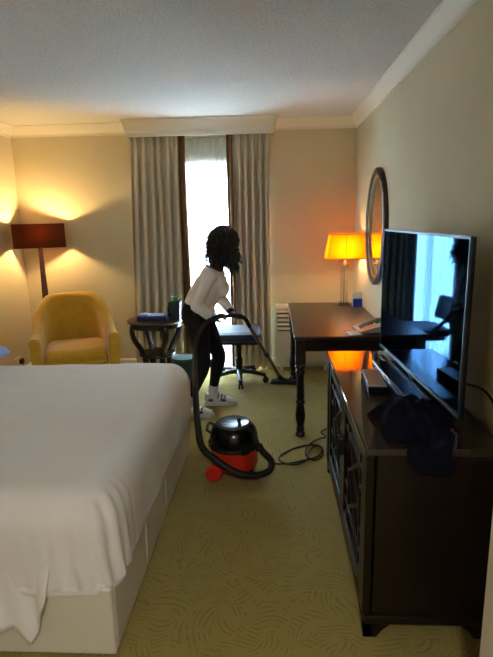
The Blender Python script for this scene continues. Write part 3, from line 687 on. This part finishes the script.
# ------------------------------------------------------------------ armchair
ac = thing('tub_armchair', 'mustard yellow velvet tub armchair in front of the floor lamp', 'armchair', (-1.885, 4.64, 0), R(22))
def shell(u, v, off):
    """curved back that sweeps down into the arms; u along the horseshoe, v bottom to top"""
    a = (u - 0.5) * 2                         # -1..1
    th = a * R(128)
    rx, ry = 0.372 - off, 0.35 - off
    if abs(a) > 0.62:
        k = (abs(a) - 0.62) / 0.38; th0 = math.copysign(R(128) * 0.62, a)
        x0 = rx * math.sin(th0); y0 = ry * math.cos(th0)
        x = x0 + math.copysign(0.012 * k, a); y = y0 - 0.47 * k
    else: x = rx * math.sin(th); y = ry * math.cos(th)
    k = min(1, max(0, (abs(a) - 0.25) / 0.6)); k = k * k * (3 - 2 * k)
    top = 0.86 - 0.29 * k
    lean = 0.06 * v * max(0, math.cos(th))
    return Vector((x * (0.96 + 0.05 * v), y + lean, 0.14 + (top - 0.14) * v))
t = bmesh.new(); NU, NV = 56, 10; sec = []
for i in range(NU + 1):
    u = i / NU; ring = [shell(u, j / NV, 0.0) for j in range(NV + 1)]
    tp_o, tp_i = shell(u, 1, 0), shell(u, 1, 0.095)
    for k in range(1, 6):
        a = math.pi * k / 6; ring.append(tp_o.lerp(tp_i, 0.5 - 0.5 * math.cos(a)) + Vector((0, 0, 0.04 * math.sin(a))))
    ring += [shell(u, j / NV, 0.095) for j in range(NV, -1, -1)]
    sec.append([t.verts.new(p) for p in ring])
n_ = len(sec[0])
for a_, b_ in zip(sec, sec[1:]):
    for k in range(n_): t.faces.new((a_[k], a_[(k + 1) % n_], b_[(k + 1) % n_], b_[k]))
t.faces.new(sec[0]); t.faces.new(sec[-1][::-1]); bmesh.ops.recalc_face_normals(t, faces=t.faces)
endf = [f for f in t.faces if len(f.verts) > 4]
bmesh.ops.bevel(t, geom=list({e for f in endf for e in f.edges}), offset=0.014, segments=3, affect='EDGES')
b = MB(); b._merge(t); b.build('back_and_arms', M_yellow, ac, smooth=60)
b = MB(); b.box((0, -0.03, 0.215), (0.56, 0.58, 0.17), bevel=0.02, seg=3); b.build('seat_base', M_yellow, ac)
t_ = soft_box((-0.285, -0.335, 0.295), (0.285, 0.25, 0.455), 0.07, 14, lambda p, n: 0.006 * noise.noise(p * 5))
b = MB(); b._merge(t_); b.build('seat_cushion', M_yellow, ac, smooth=180)
for x, y in ((-0.26, -0.27), (0.26, -0.27), (-0.24, 0.22), (0.24, 0.22)):
    q = MB(); q.lathe([(0.014, 0), (0.022, 0.145)], (x, y, 0), 12); q.build('leg', M_darkwood, ac)

# ------------------------------------------------------------------ floor lamp
M_bulb_f = emit('warm_floor_bulb', (1.0, 0.68, 0.28), FLOOR_BULB)
fl = thing('floor_lamp', 'floor lamp with a maroon rectangular shade in the left corner', 'lamp', (-2.345, 5.11, 0), R(24))
b = MB(); b.box((0, 0, 0.012), (0.28, 0.2, 0.024), bevel=0.005); b.build('base', M_lampwood, fl)
b = MB(); b.loft([[Vector((sx * w, sy * w * 0.8, z)) for sx, sy in ((-1, -1), (1, -1), (1, 1), (-1, 1))] for w, z in ((0.042, 0.024), (0.034, 0.7), (0.018, 1.36))]); b.build('post', M_lampwood, fl, smooth=0)
b = MB(); b.lathe([(0.01, 1.36), (0.01, 1.40), (0.017, 1.405), (0.017, 1.44), (0.012, 1.445)], n=14); b.build('bulb_holder', M_chrome, fl)
b = MB(); b.ball((0, 0, 1.47), (0.03, 0.03, 0.036), 2); b.build('bulb', M_bulb_f, fl)
SW, SD, Z0, Z1 = 0.49, 0.20, 1.335, 1.572
for s_ in (-1, 1):
    b = MB(); b.tube([(0, 0, 1.375), (s_ * SW / 2, 0, 1.345)], 0.003, 6); b.build('shade_arm', M_chrome, fl)
t = bmesh.new(); v0 = [t.verts.new((sx * SW / 2, sy * SD / 2, Z0)) for sx, sy in ((-1, -1), (1, -1), (1, 1), (-1, 1))]; v1 = [t.verts.new((v.co.x, v.co.y, Z1)) for v in v0]
for i in range(4): t.faces.new((v0[i], v0[(i + 1) % 4], v1[(i + 1) % 4], v1[i]))
b = MB(); b._merge(t); o = b.build('shade', M_shade_r, fl, smooth=0); md = o.modifiers.new('t', 'SOLIDIFY'); md.thickness = 0.003

# wall socket with plug, on the back wall beside the lamp
so = thing('wall_socket', 'white wall socket with a black plug behind the armchair', 'socket', (XL, 4.95, 0.19), R(90))
b = MB(); b.box((0, -0.006, 0.0), (0.146, 0.012, 0.086), bevel=0.004); b.build('plate', M_white, so)
b = MB(); b.box((0.035, -0.03, -0.012), (0.05, 0.036, 0.05), bevel=0.006); b.build('plug', M_black, so)
b = MB(); b.tube([(0.035, -0.04, -0.035), (0.04, -0.045, -0.12), (0.06, -0.05, -0.178), (0.12, -0.09, -0.185)], 0.004, 8, smooth=4); b.build('flex', M_black, so)

# entry ceiling light behind the viewer
el = thing('ceiling_light', 'round flush ceiling light over the room entrance', 'light', (0.0, -0.9, ZC))
b = MB(); b.lathe([(0.17, -0.03), (0.18, -0.02), (0.18, 0.0)], n=32); b.build('rim', M_white, el)
b = MB(); b.lathe([(0.16, -0.03), (0.14, -0.055), (0.08, -0.07), (0, -0.075)], n=32); b.build('diffuser', emit('cool_diffuser', (0.95, 0.97, 1.0), ENTRY_LIGHT), el)

# ------------------------------------------------------------------ office chair
oc = thing('office_chair', 'navy office chair on a five star base drawn up to the desk', 'chair', (-0.34, 4.86, 0), R(2))
b = MB(); t_ = soft_box((-0.23, -0.235, 0.44), (0.23, 0.235, 0.525), 0.07, 14, lambda p, n: 0.004 * noise.noise(p * 6)); b._merge(t_); b.build('seat', M_navy, oc, smooth=180)
b = MB(); b.box((0, 0, 0.43), (0.40, 0.40, 0.035), bevel=0.012, seg=3); b.build('seat_shell', M_black, oc)
def back(u, v):
    y = -0.17 + 0.34 * u; z = 0.57 + 0.23 * v
    return Vector((-0.25 - 0.05 * v + 0.03 * (2 * u - 1) ** 2, y * (1 - 0.12 * (2 * v - 1) ** 4), z))
b = MB(); b.grid(14, 12, back); o = b.build('backrest', M_navy, oc, smooth=180); md = o.modifiers.new('t', 'SOLIDIFY'); md.thickness = 0.045; md.offset = 0
md = o.modifiers.new('b', 'BEVEL'); md.width = 0.015; md.segments = 3
b = MB(); b.tube([(-0.05, 0, 0.405), (-0.2, 0, 0.405), (-0.3, 0, 0.43), (-0.32, 0, 0.52), (-0.305, 0, 0.66)], [(0.012, 0.03)] * 5, 10, smooth=5, flat=(0, 0, 1)); b.build('back_support', M_black, oc)
b = MB(); b.lathe([(0.05, 0.395), (0.05, 0.415), (0.026, 0.39), (0.026, 0.24), (0.034, 0.235), (0.034, 0.12), (0.045, 0.11), (0.045, 0.075), (0.03, 0.07)], n=18); b.build('gas_column', M_black, oc)
lgm = MB(); lgm.tube([(0.03, 0, 0.105), (0.12, 0, 0.1), (0.27, 0, 0.075)], [(0.026, 0.032), (0.022, 0.028), (0.016, 0.022)], 10, flat=(0, 0, 1)); lgd = lgm.mesh('base_leg', M_black)
csm = MB()
for s_ in (-1, 1): csm.lathe([(0.0, -0.01), (0.022, -0.01), (0.026, -0.006), (0.026, 0.006), (0.022, 0.01), (0, 0.01)], (0.27, s_ * 0.014, 0.026), 18, rot=Euler((R(90), 0, 0)))
csm.box((0.268, 0, 0.052), (0.03, 0.04, 0.022), bevel=0.006); csd = csm.mesh('caster', M_gloss)
for k in range(5):
    a = R(-86 + 72 * k)
    o = bpy.data.objects.new('base_leg', lgd); C.objects.link(o); o.parent = oc; o.rotation_euler = (0, 0, a)
    q = bpy.data.objects.new('caster', csd); C.objects.link(q); q.parent = o

# ------------------------------------------------------------------ vacuum cleaner
VC = Vector((-0.255, 3.01, 0))
vc = thing('vacuum_cleaner', 'red and black drum vacuum cleaner with a long black hose and wand', 'vacuum', VC)
b = MB(); b.lathe([(0, 0.045), (0.12, 0.045), (0.14, 0.055), (0.15, 0.08), (0.148, 0.2), (0, 0.2)], n=40); b.build('drum', M_red, vc)
b = MB(); b.lathe([(0.15, 0.196), (0.158, 0.2), (0.16, 0.215), (0.156, 0.228), (0.15, 0.232)], n=40); b.build('seal_ring', M_black, vc)
b = MB(); b.lathe([(0.151, 0.228), (0.153, 0.24), (0.15, 0.285), (0.138, 0.325), (0.116, 0.352), (0.088, 0.366), (0.085, 0.36), (0, 0.36)], n=40); b.build('motor_head', M_gloss, vc)
b = MB(); b.lathe([(0.112, 0.353), (0.108, 0.364), (0.1, 0.37), (0.093, 0.366)], n=40); b.build('top_ring', mat('grey_ring', (70, 74, 82), 0.25), vc)
b = MB(); b.lathe([(0, 0.358), (0.078, 0.358), (0.076, 0.364), (0, 0.366)], n=32); b.build('cable_winder', mat('winder_dark', (20, 24, 32), 0.25, 0.6), vc)
b = MB(); b.tube([(0.035, 0, 0.362), (0.035, 0, 0.395)], [0.012, 0.013], 12); b.build('winder_knob', M_black, vc)
b = MB(); b.tube([(-0.13, -0.06, 0.315), (-0.16, -0.06, 0.33), (-0.165, 0, 0.335), (-0.16, 0.06, 0.33), (-0.13, 0.06, 0.315)], (0.009), 8, smooth=4); b.build('carry_handle', M_black, vc)
for a in (-60, 60, 180):
    q = MB(); q.box((0.154 * math.cos(R(a)), 0.154 * math.sin(R(a)), 0.215), (0.016, 0.05, 0.05), rot=Euler((0, 0, R(a))), bevel=0.004); q.build('latch', M_black, vc)
for s_ in (-1, 1):
    q = MB(); q.lathe([(0, -0.016), (0.046, -0.016), (0.051, -0.01), (0.051, 0.012), (0.044, 0.018), (0.04, 0.012), (0, 0.012)], (-0.122, s_ * 0.13, 0.051), 28, rot=Euler((R(90) if s_ < 0 else R(-90), 0, 0))); w = q.build('wheel', M_red, vc)
    q = MB(); q.box((-0.105, s_ * 0.10, 0.052), (0.05, 0.05, 0.05), bevel=0.008); q.build('wheel_bracket', M_black, vc)
for s_ in (-1, 1):
    q = MB(); q.lathe([(0, -0.012), (0.02, -0.012), (0.024, -0.006), (0.024, 0.006), (0.02, 0.012), (0, 0.012)], (0.10, s_ * 0.07, 0.024), 16, rot=Euler((R(90), 0, 0))); q.build('caster', M_black, vc)
b = MB(); b.box((-0.02, 0, 0.052), (0.24, 0.2, 0.02), bevel=0.006); b.build('chassis', M_red, vc)
for o in list(vc.children):
    if o.name.split('.')[0] in ('drum', 'seal_ring', 'motor_head', 'top_ring', 'cable_winder', 'winder_knob', 'carry_handle', 'latch'): o.scale = (1, 1, 0.92)
def v(px, py, Y): return P(px, py, Y=Y) - VC
b = MB(); b.tube([(0.135, -0.02, 0.175), (0.175, -0.03, 0.175)], [0.03, 0.026], 14); b.build('hose_connector', M_black, vc)
hp = [Vector((0.165, -0.03, 0.175)), v(263, 452, 2.96), v(271, 461, 2.91), v(269, 470.5, 2.85), v(254, 475.5, 2.81), v(235, 472, 2.79), v(216, 460, 2.80), v(202, 447, 2.85), v(198, 428, 2.93), v(196, 402, 3.12), v(195, 372, 3.44), v(195.5, 347, 3.66), v(201, 330, 3.71), v(209, 321, 3.75), v(218, 317.5, 3.82)]
hs = MB(); hs.tube(hp, [0.021] * 9 + [0.021, 0.02, 0.02, 0.019, 0.018, 0.017], 12, smooth=14)
# ribs of the hose
i = 0
hose = hs.build('hose', M_rubber, vc, smooth=180)
hm = P(222, 317, Y=3.845) - VC; hq = P(246, 320, Y=3.96) - VC; w1 = P(249.5, 326.5, Y=4.0) - VC; w2 = Vector((0.07, 4.70, 0.07)) - VC
b = MB(); b.tube([v(217, 317.5, 3.815), hm, P(233, 315.5, Y=3.92) - VC, P(242, 317, Y=3.95) - VC, hq, w1], 0.0165, 12, smooth=6); b.build('wand_handle', M_black, vc)
b = MB(); b.tube([w1, w1.lerp(w2, 0.97)], 0.0155, 12); wd = b.build('wand', mat('wand_steel', (120, 116, 108), 0.3, 0.5, metal=0.9), vc)
b = MB(); b.tube([w1.lerp(w2, 0.46), w1.lerp(w2, 0.52)], 0.0195, 12); b.build('wand_joint', M_black, wd)
b = MB(); b.tube([w1.lerp(w2, 0.93), w2, w2 + Vector((0.03, 0.05, -0.03))], [0.02, 0.024, 0.022], 12, smooth=4); b.build('head_elbow', M_black, vc)
b = MB(); rot = Matrix.Rotation(R(-12), 4, 'Z')
b.loft([[Vector((x, y * k, z)) for x, z in ((-0.14, 0.004), (0.14, 0.004), (0.135, zt * 0.7), (0.05, zt), (-0.05, zt), (-0.135, zt * 0.7))] for y, k, zt in ((-0.05, 1, 0.03), (-0.02, 1, 0.045), (0.03, 1, 0.045), (0.06, 1, 0.028))])
o = b.build('floor_head', M_black, vc, smooth=40); o.location = Vector((0.115, 4.77, 0.0)) - VC; o.rotation_euler = (0, 0, R(-10))
# flex lying in loops on the carpet
cp = [(258, 463), (275, 463.5), (290, 463), (305, 460), (318, 456), (322, 448), (312, 445), (298, 447), (286, 452), (279, 458), (284, 464), (296, 465.5), (306, 461), (309, 453), (315, 446), (322, 448), (322, 456), (314, 460), (306, 456), (307, 448), (314, 442), (321, 438), (326, 436.5)]
cp3 = [(Vector(((0.15, 0.05, 0.15)) if k == 0 else (0, 0, 0)) if k == 0 else Vector((*(P(x, y, z=0.006)).xy, 0.006 + (0.007 if k in (10, 11, 12, 13, 18, 19, 20) else 0))) - VC) for k, (x, y) in enumerate(cp)]
cp3.insert(1, Vector((0.19, 0.09, 0.05)))
cp3 += [Vector((0.36, 3.62, 0.006)) - VC, Vector((0.55, 3.75, 0.006)) - VC, Vector((0.78, 3.8, 0.006)) - VC]
b = MB(); b.tube(cp3, 0.0055, 8, smooth=7); b.build('power_cord', M_black, vc, smooth=180)

# ------------------------------------------------------------------ person pushing the vacuum wand (faces +x)
pe = thing('person', 'person in a white jumper and black leggings bending over the vacuum wand', 'person', (-0.52, 4.05, 0))
O = Vector((-0.52, 4.05, 0))
def L_(*p): return Vector(p) - O
hipR, hipL = L_(-0.605, 3.97, 0.80), L_(-0.595, 4.13, 0.80)
kneR, kneL = L_(-0.565, 3.95, 0.45), L_(-0.465, 4.19, 0.45)
ankR, ankL = L_(-0.70, 3.93, 0.09), L_(-0.535, 4.21, 0.09)
pel, wai, che, nek = L_(-0.61, 4.05, 0.83), L_(-0.575, 4.05, 0.95), L_(-0.505, 4.05, 1.09), L_(-0.445, 4.055, 1.215)
shR, shL = L_(-0.495, 3.895, 1.155), L_(-0.46, 4.205, 1.155)
elR, elL = L_(-0.585, 3.835, 0.945), L_(-0.44, 4.27, 0.93)
wrR, wrL = L_(-0.475, 3.865, 0.835), L_(-0.335, 4.09, 0.835)
hd = L_(-0.375, 4.06, 1.39)
def leg(q, hip, kn, an, o=0.0):
    q.tube([hip + Vector((0, 0, 0.03)), hip.lerp(kn, 0.3), hip.lerp(kn, 0.75), kn, kn.lerp(an, 0.28), kn.lerp(an, 0.7), an], [0.088 + o, 0.082 + o, 0.06 + o, 0.053 + o, 0.055 + o, 0.037 + o, 0.032 + o], 14, smooth=4)
def torso(q, o=0.0):
    q.tube([pel + Vector((0, 0, -0.03)), pel + Vector((0.01, 0, 0.05)), wai, wai.lerp(che, 0.55), che + Vector((0.01, 0, 0)), che.lerp(nek, 0.6), nek], [(0.115 + o, 0.16 + o), (0.11 + o, 0.155 + o), (0.095 + o, 0.125 + o), (0.095 + o, 0.12 + o), (0.095 + o, 0.13 + o), (0.065 + o, 0.10 + o), (0.045 + o, 0.055 + o)], 18, smooth=4, flat=(1, 0, 0))
def arm(q, s, e, w, o=0.0, f0=0.0):
    q.tube([s, s.lerp(e, 0.4), e, e.lerp(w, 0.3), w], [0.048 + o, 0.042 + o, 0.036 + o, 0.034 + o, 0.024 + o], 12, smooth=4)
def hand(q, w, d, up, curl_axis, s):
    """palm, four fingers closing round a tube, thumb on the other side. d: direction of the knuckles, up: back of hand"""
    d = d.normalized(); up = (up - d * up.dot(d)).normalized(); side = d.cross(up) * s
    q.tube([w, w + d * 0.03, w + d * 0.075], [(0.017, 0.022), (0.015, 0.034), (0.013, 0.038)], 10, flat=tuple(up))
    for k, ln in enumerate((0.92, 1.0, 0.95, 0.78)):
        b0 = w + d * 0.07 + side * (0.030 - 0.02 * k)
        p1 = b0 + d * 0.032 * ln - up * 0.008; p2 = p1 + (d * 0.35 - up).normalized() * 0.026 * ln; p3 = p2 + (-d * 0.7 - up * 0.6).normalized() * 0.02 * ln
        q.tube([b0, p1, p2, p3], [0.0095, 0.009, 0.0085, 0.007], 8)
    tb0 = w + d * 0.025 + side * 0.026
    q.tube([tb0, tb0 + side * 0.018 + d * 0.022 - up * 0.01, tb0 + side * 0.01 + d * 0.045 - up * 0.03, tb0 + d * 0.058 - up * 0.042], [0.0125, 0.011, 0.0095, 0.008], 8)
q = MB(); leg(q, hipR, kneR, ankR); leg(q, hipL, kneL, ankL); torso(q)
for an in (ankR, ankL): q.tube([an + Vector((-0.03, 0, -0.05)), an + Vector((0.04, 0, -0.045)), an + Vector((0.13, 0, -0.06))], [(0.03, 0.032), (0.032, 0.036), (0.02, 0.034)], 10)
q.tube([nek - Vector((0.02, 0, 0.05)), nek + Vector((0.02, 0, 0.04)), hd - Vector((0.01, 0, 0.06))], [0.06, 0.05, 0.05], 14)
q.tube([che + Vector((0.04, -0.06, 0.03)), shR], [0.045, 0.036], 12); q.tube([che + Vector((0.04, 0.06, 0.03)), shL], [0.045, 0.036], 12)
arm(q, shR, elR, wrR, -0.009); arm(q, shL, elL, wrL, -0.009)
HR = Euler((0, R(28), R(14))).to_matrix()      # head bowed a little, turned from the viewer
q.ball(hd, (0.092, 0.074, 0.105), 3, rot=HR.to_4x4()); q.ball(hd + HR @ Vector((0.045, 0, -0.055)), (0.052, 0.052, 0.062), 3, rot=HR.to_4x4())
q.tube([hd + HR @ Vector((0.085, 0, 0.01)), hd + HR @ Vector((0.106, 0, -0.022)), hd + HR @ Vector((0.092, 0, -0.034))], [0.009, 0.013, 0.01], 8)
for z, r_ in ((-0.056, 0.011), (-0.069, 0.012)): q.tube([hd + HR @ Vector((0.088, -0.02, z)), hd + HR @ Vector((0.096, 0, z)), hd + HR @ Vector((0.088, 0.02, z))], [0.005, r_ * 0.8, 0.005], 8)
for s_ in (-1, 1): q.ball(hd + HR @ Vector((-0.005, s_ * 0.075, -0.01)), (0.018, 0.01, 0.03), 2)
gripR = hm + VC - O; gripL = (P(241, 317, Y=3.95)) - O
body = q.fuse('body', M_skin, pe, voxel=0.009, iters=5)
for s_ in (-1, 1):
    b = MB(); b.ball(hd + HR @ Vector((0.083, s_ * 0.03, 0.0)), 0.012, 2); b.build('eye', mat('eye_white', (220, 215, 210), 0.3), pe)
q = MB(); hand(q, wrR, gripR + Vector((0.02, 0, 0.018)) - wrR, Vector((0, -0.35, 1)), None, 1); q.fuse('right_hand', M_skin, pe, voxel=0.0045, iters=2)
q = MB(); hand(q, wrL, gripL + Vector((0.02, 0, 0.02)) - wrL, Vector((0, 0.35, 1)), None, -1); q.fuse('left_hand', M_skin, pe, voxel=0.0045, iters=2)
# clothes
q = MB(); leg(q, hipR, kneR, ankR.lerp(kneR, 0.18), 0.008); leg(q, hipL, kneL, ankL.lerp(kneL, 0.18), 0.008)
q.tube([pel + Vector((0, 0, -0.06)), pel + Vector((-0.005, 0, 0.02)), pel + Vector((0.015, 0, 0.09))], [(0.125, 0.17), (0.13, 0.175), (0.118, 0.16)], 18, flat=(1, 0, 0))
q.fuse('leggings', M_legging, pe, voxel=0.009, iters=6)
q = MB()
q.tube([wai + Vector((-0.02, 0, -0.06)), wai + Vector((0.0, 0, 0.0)), wai.lerp(che, 0.55) + Vector((0.01, 0, 0)), che + Vector((0.02, 0, 0)), che.lerp(nek, 0.55) + Vector((0.0, 0, 0)), che.lerp(nek, 0.82)], [(0.128, 0.165), (0.122, 0.158), (0.125, 0.155), (0.13, 0.165), (0.1, 0.15), (0.07, 0.105)], 20, smooth=4, flat=(1, 0, 0))
for s_ in (-1, 1): q.ball(che + Vector((0.105, s_ * 0.062, -0.055)), (0.058, 0.06, 0.062), 2)
q.tube([che + Vector((0.03, -0.05, 0.03)), shR], [0.085, 0.062], 12); q.tube([che + Vector((0.03, 0.05, 0.03)), shL], [0.085, 0.062], 12)
q.ball(shR, 0.068, 2); q.ball(shL, 0.068, 2)
arm(q, shR, elR, elR.lerp(wrR, 0.92), 0.014); arm(q, shL, elL, elL.lerp(wrL, 0.86), 0.014)
q.fuse('jumper', M_sweater, pe, voxel=0.009, iters=6)
# wide neckline: collar band
b = MB(); cc = che.lerp(nek, 0.80); ax = (nek - che).normalized(); ux = Vector((1, 0, 0)); ux = (ux - ax * ux.dot(ax)).normalized(); uy = ax.cross(ux)
b.tube([cc + ux * (0.078 * math.cos(a)) + uy * (0.112 * math.sin(a)) for a in [2 * math.pi * k / 28 for k in range(29)]], 0.012, 8); b.build('collar', M_sweater, pe, smooth=180)
for kn, an, tw in ((kneR, ankR, -4), (kneL, ankL, 0)):
    b = MB(); b.tube([an.lerp(kn, 0.24), an.lerp(kn, 0.1), an + Vector((0.005, 0, -0.02)), an + Vector((0.02, 0, -0.05))], [0.047, 0.042, 0.042, 0.046], 16, smooth=3); b.build('sock', M_sock, pe)
    sh_ = thing  # shoe: upper, sole, laces
    q = MB(); g = Vector((an.x, an.y, 0))
    q.tube([g + Vector((-0.065, 0, 0.06)), g + Vector((-0.03, 0, 0.062)), g + Vector((0.04, 0, 0.06)), g + Vector((0.11, 0, 0.042)), g + Vector((0.175, 0, 0.033)), g + Vector((0.2, 0, 0.03))], [(0.034, 0.026), (0.045, 0.04), (0.046, 0.044), (0.032, 0.048), (0.022, 0.043), (0.01, 0.022)], 16, smooth=4)
    q.tube([g + Vector((0.0, 0, 0.06)), g + Vector((-0.008, 0, 0.105))], [(0.058, 0.046), (0.054, 0.046)], 16, flat=(1, 0, 0))
    sho = q.fuse('shoe', M_shoe, pe, voxel=0.006, iters=3)
    q = MB(); outl = [(-0.075, 0), (-0.06, 0.036), (0.0, 0.044), (0.07, 0.048), (0.13, 0.05), (0.19, 0.036), (0.215, 0), (0.19, -0.036), (0.13, -0.05), (0.07, -0.048), (0.0, -0.044), (-0.06, -0.036)]
    q.prism([(g.x + x, g.y + y) for x, y in outl], 'z', 0.0, 0.026); q.build('sole', mat('sole_white', (200, 194, 184), 0.6), sho, smooth=40)
    for k in range(3):
        x = 0.05 + 0.028 * k; z = 0.104 - 0.013 * k
        q = MB(); q.tube([g + Vector((x, -0.045, z - 0.04)), g + Vector((x + 0.005, -0.025, z - 0.008)), g + Vector((x + 0.01, 0.0, z)), g + Vector((x + 0.005, 0.025, z - 0.008)), g + Vector((x, 0.045, z - 0.04))], 0.006, 6, smooth=3); q.build('lace', M_shoedk, sho)
    for s_ in (-1, 1):
        for xx in (-0.01, 0.1):
            q = MB(); q.ball(g + Vector((xx, s_ * 0.045, 0.05)), (0.026, 0.006, 0.013), 2); q.build('side_patch', M_shoedk, sho)
# hair: curls falling from the parting over the whole head
HC = hd + HR @ Vector((-0.02, 0, 0.014)); HS = Vector((0.108, 0.096, 0.112))
q = MB(); q.ball(HC, tuple(HS), 3, rot=HR.to_4x4())
q.tube([hd + Vector((-0.03, 0, 0.02)), hd + Vector((-0.035, 0, -0.06)), hd + Vector((-0.025, 0, -0.12))], [(0.095, 0.10), (0.09, 0.105), (0.065, 0.085)], 16, flat=(1, 0, 0))
random.seed(11)
for k in range(330):
    a = random.uniform(0, 2 * math.pi); el0 = random.uniform(R(5), R(85))
    face = math.cos(a) > 0.72
    if face and random.random() < 0.6: continue
    ph0 = random.uniform(0, 6.28); rr0 = random.uniform(0.006, 0.013); lift = random.uniform(1.0, 1.1); pts = []
    ln = random.uniform(0.12, 0.23) * (0.6 if face else 1.0); fl_ = random.uniform(0.0, 0.045); e_ = el0
    for j in range(6):                      # along the scalp
        e_ = el0 * (1 - j / 5); d_ = HR @ Vector((HS.x * math.cos(a) * math.cos(e_), HS.y * math.sin(a) * math.cos(e_), HS.z * math.sin(e_)))
        pts.append(HC + d_ * lift + Vector((rr0 * math.cos(ph0 + j * 1.5), rr0 * math.sin(ph0 + j * 1.5), 0)) * 0.7)
    end = pts[-1]
    for j in range(1, 9):                   # then hanging in a spiral
        u = j / 8
        pts.append(end + Vector((math.cos(a) * fl_ * u + rr0 * math.cos(ph0 + u * 15), math.sin(a) * fl_ * u + rr0 * math.sin(ph0 + u * 15), -ln * u)))
    q.tube(pts, [0.008] * 9 + [0.008, 0.0075, 0.007, 0.0055, 0.003], 5)
q.build('hair', M_hair, pe, smooth=180)
# watch and lanyard
dw_ = (wrL - elL).normalized(); wp = elL.lerp(wrL, 0.93)
b = MB(); b.tube([wp - dw_ * 0.011, wp + dw_ * 0.011], [0.034, 0.033], 16); wt = b.build('watch', M_black, pe)
b = MB(); b.box(wp + Vector((0, -0.03, 0.015)), (0.03, 0.01, 0.03), bevel=0.003); b.build('watch_face', M_gloss, wt)
b = MB(); b.tube([nek + Vector((0.04, -0.03, -0.03)), che + Vector((0.165, -0.03, 0.0)), che + Vector((0.19, -0.03, -0.1)), che + Vector((0.205, -0.03, -0.22))], [(0.002, 0.007)] * 4, 6, smooth=4); b.build('lanyard', mat('lanyard_grey', (44, 48, 56), 0.7), pe)
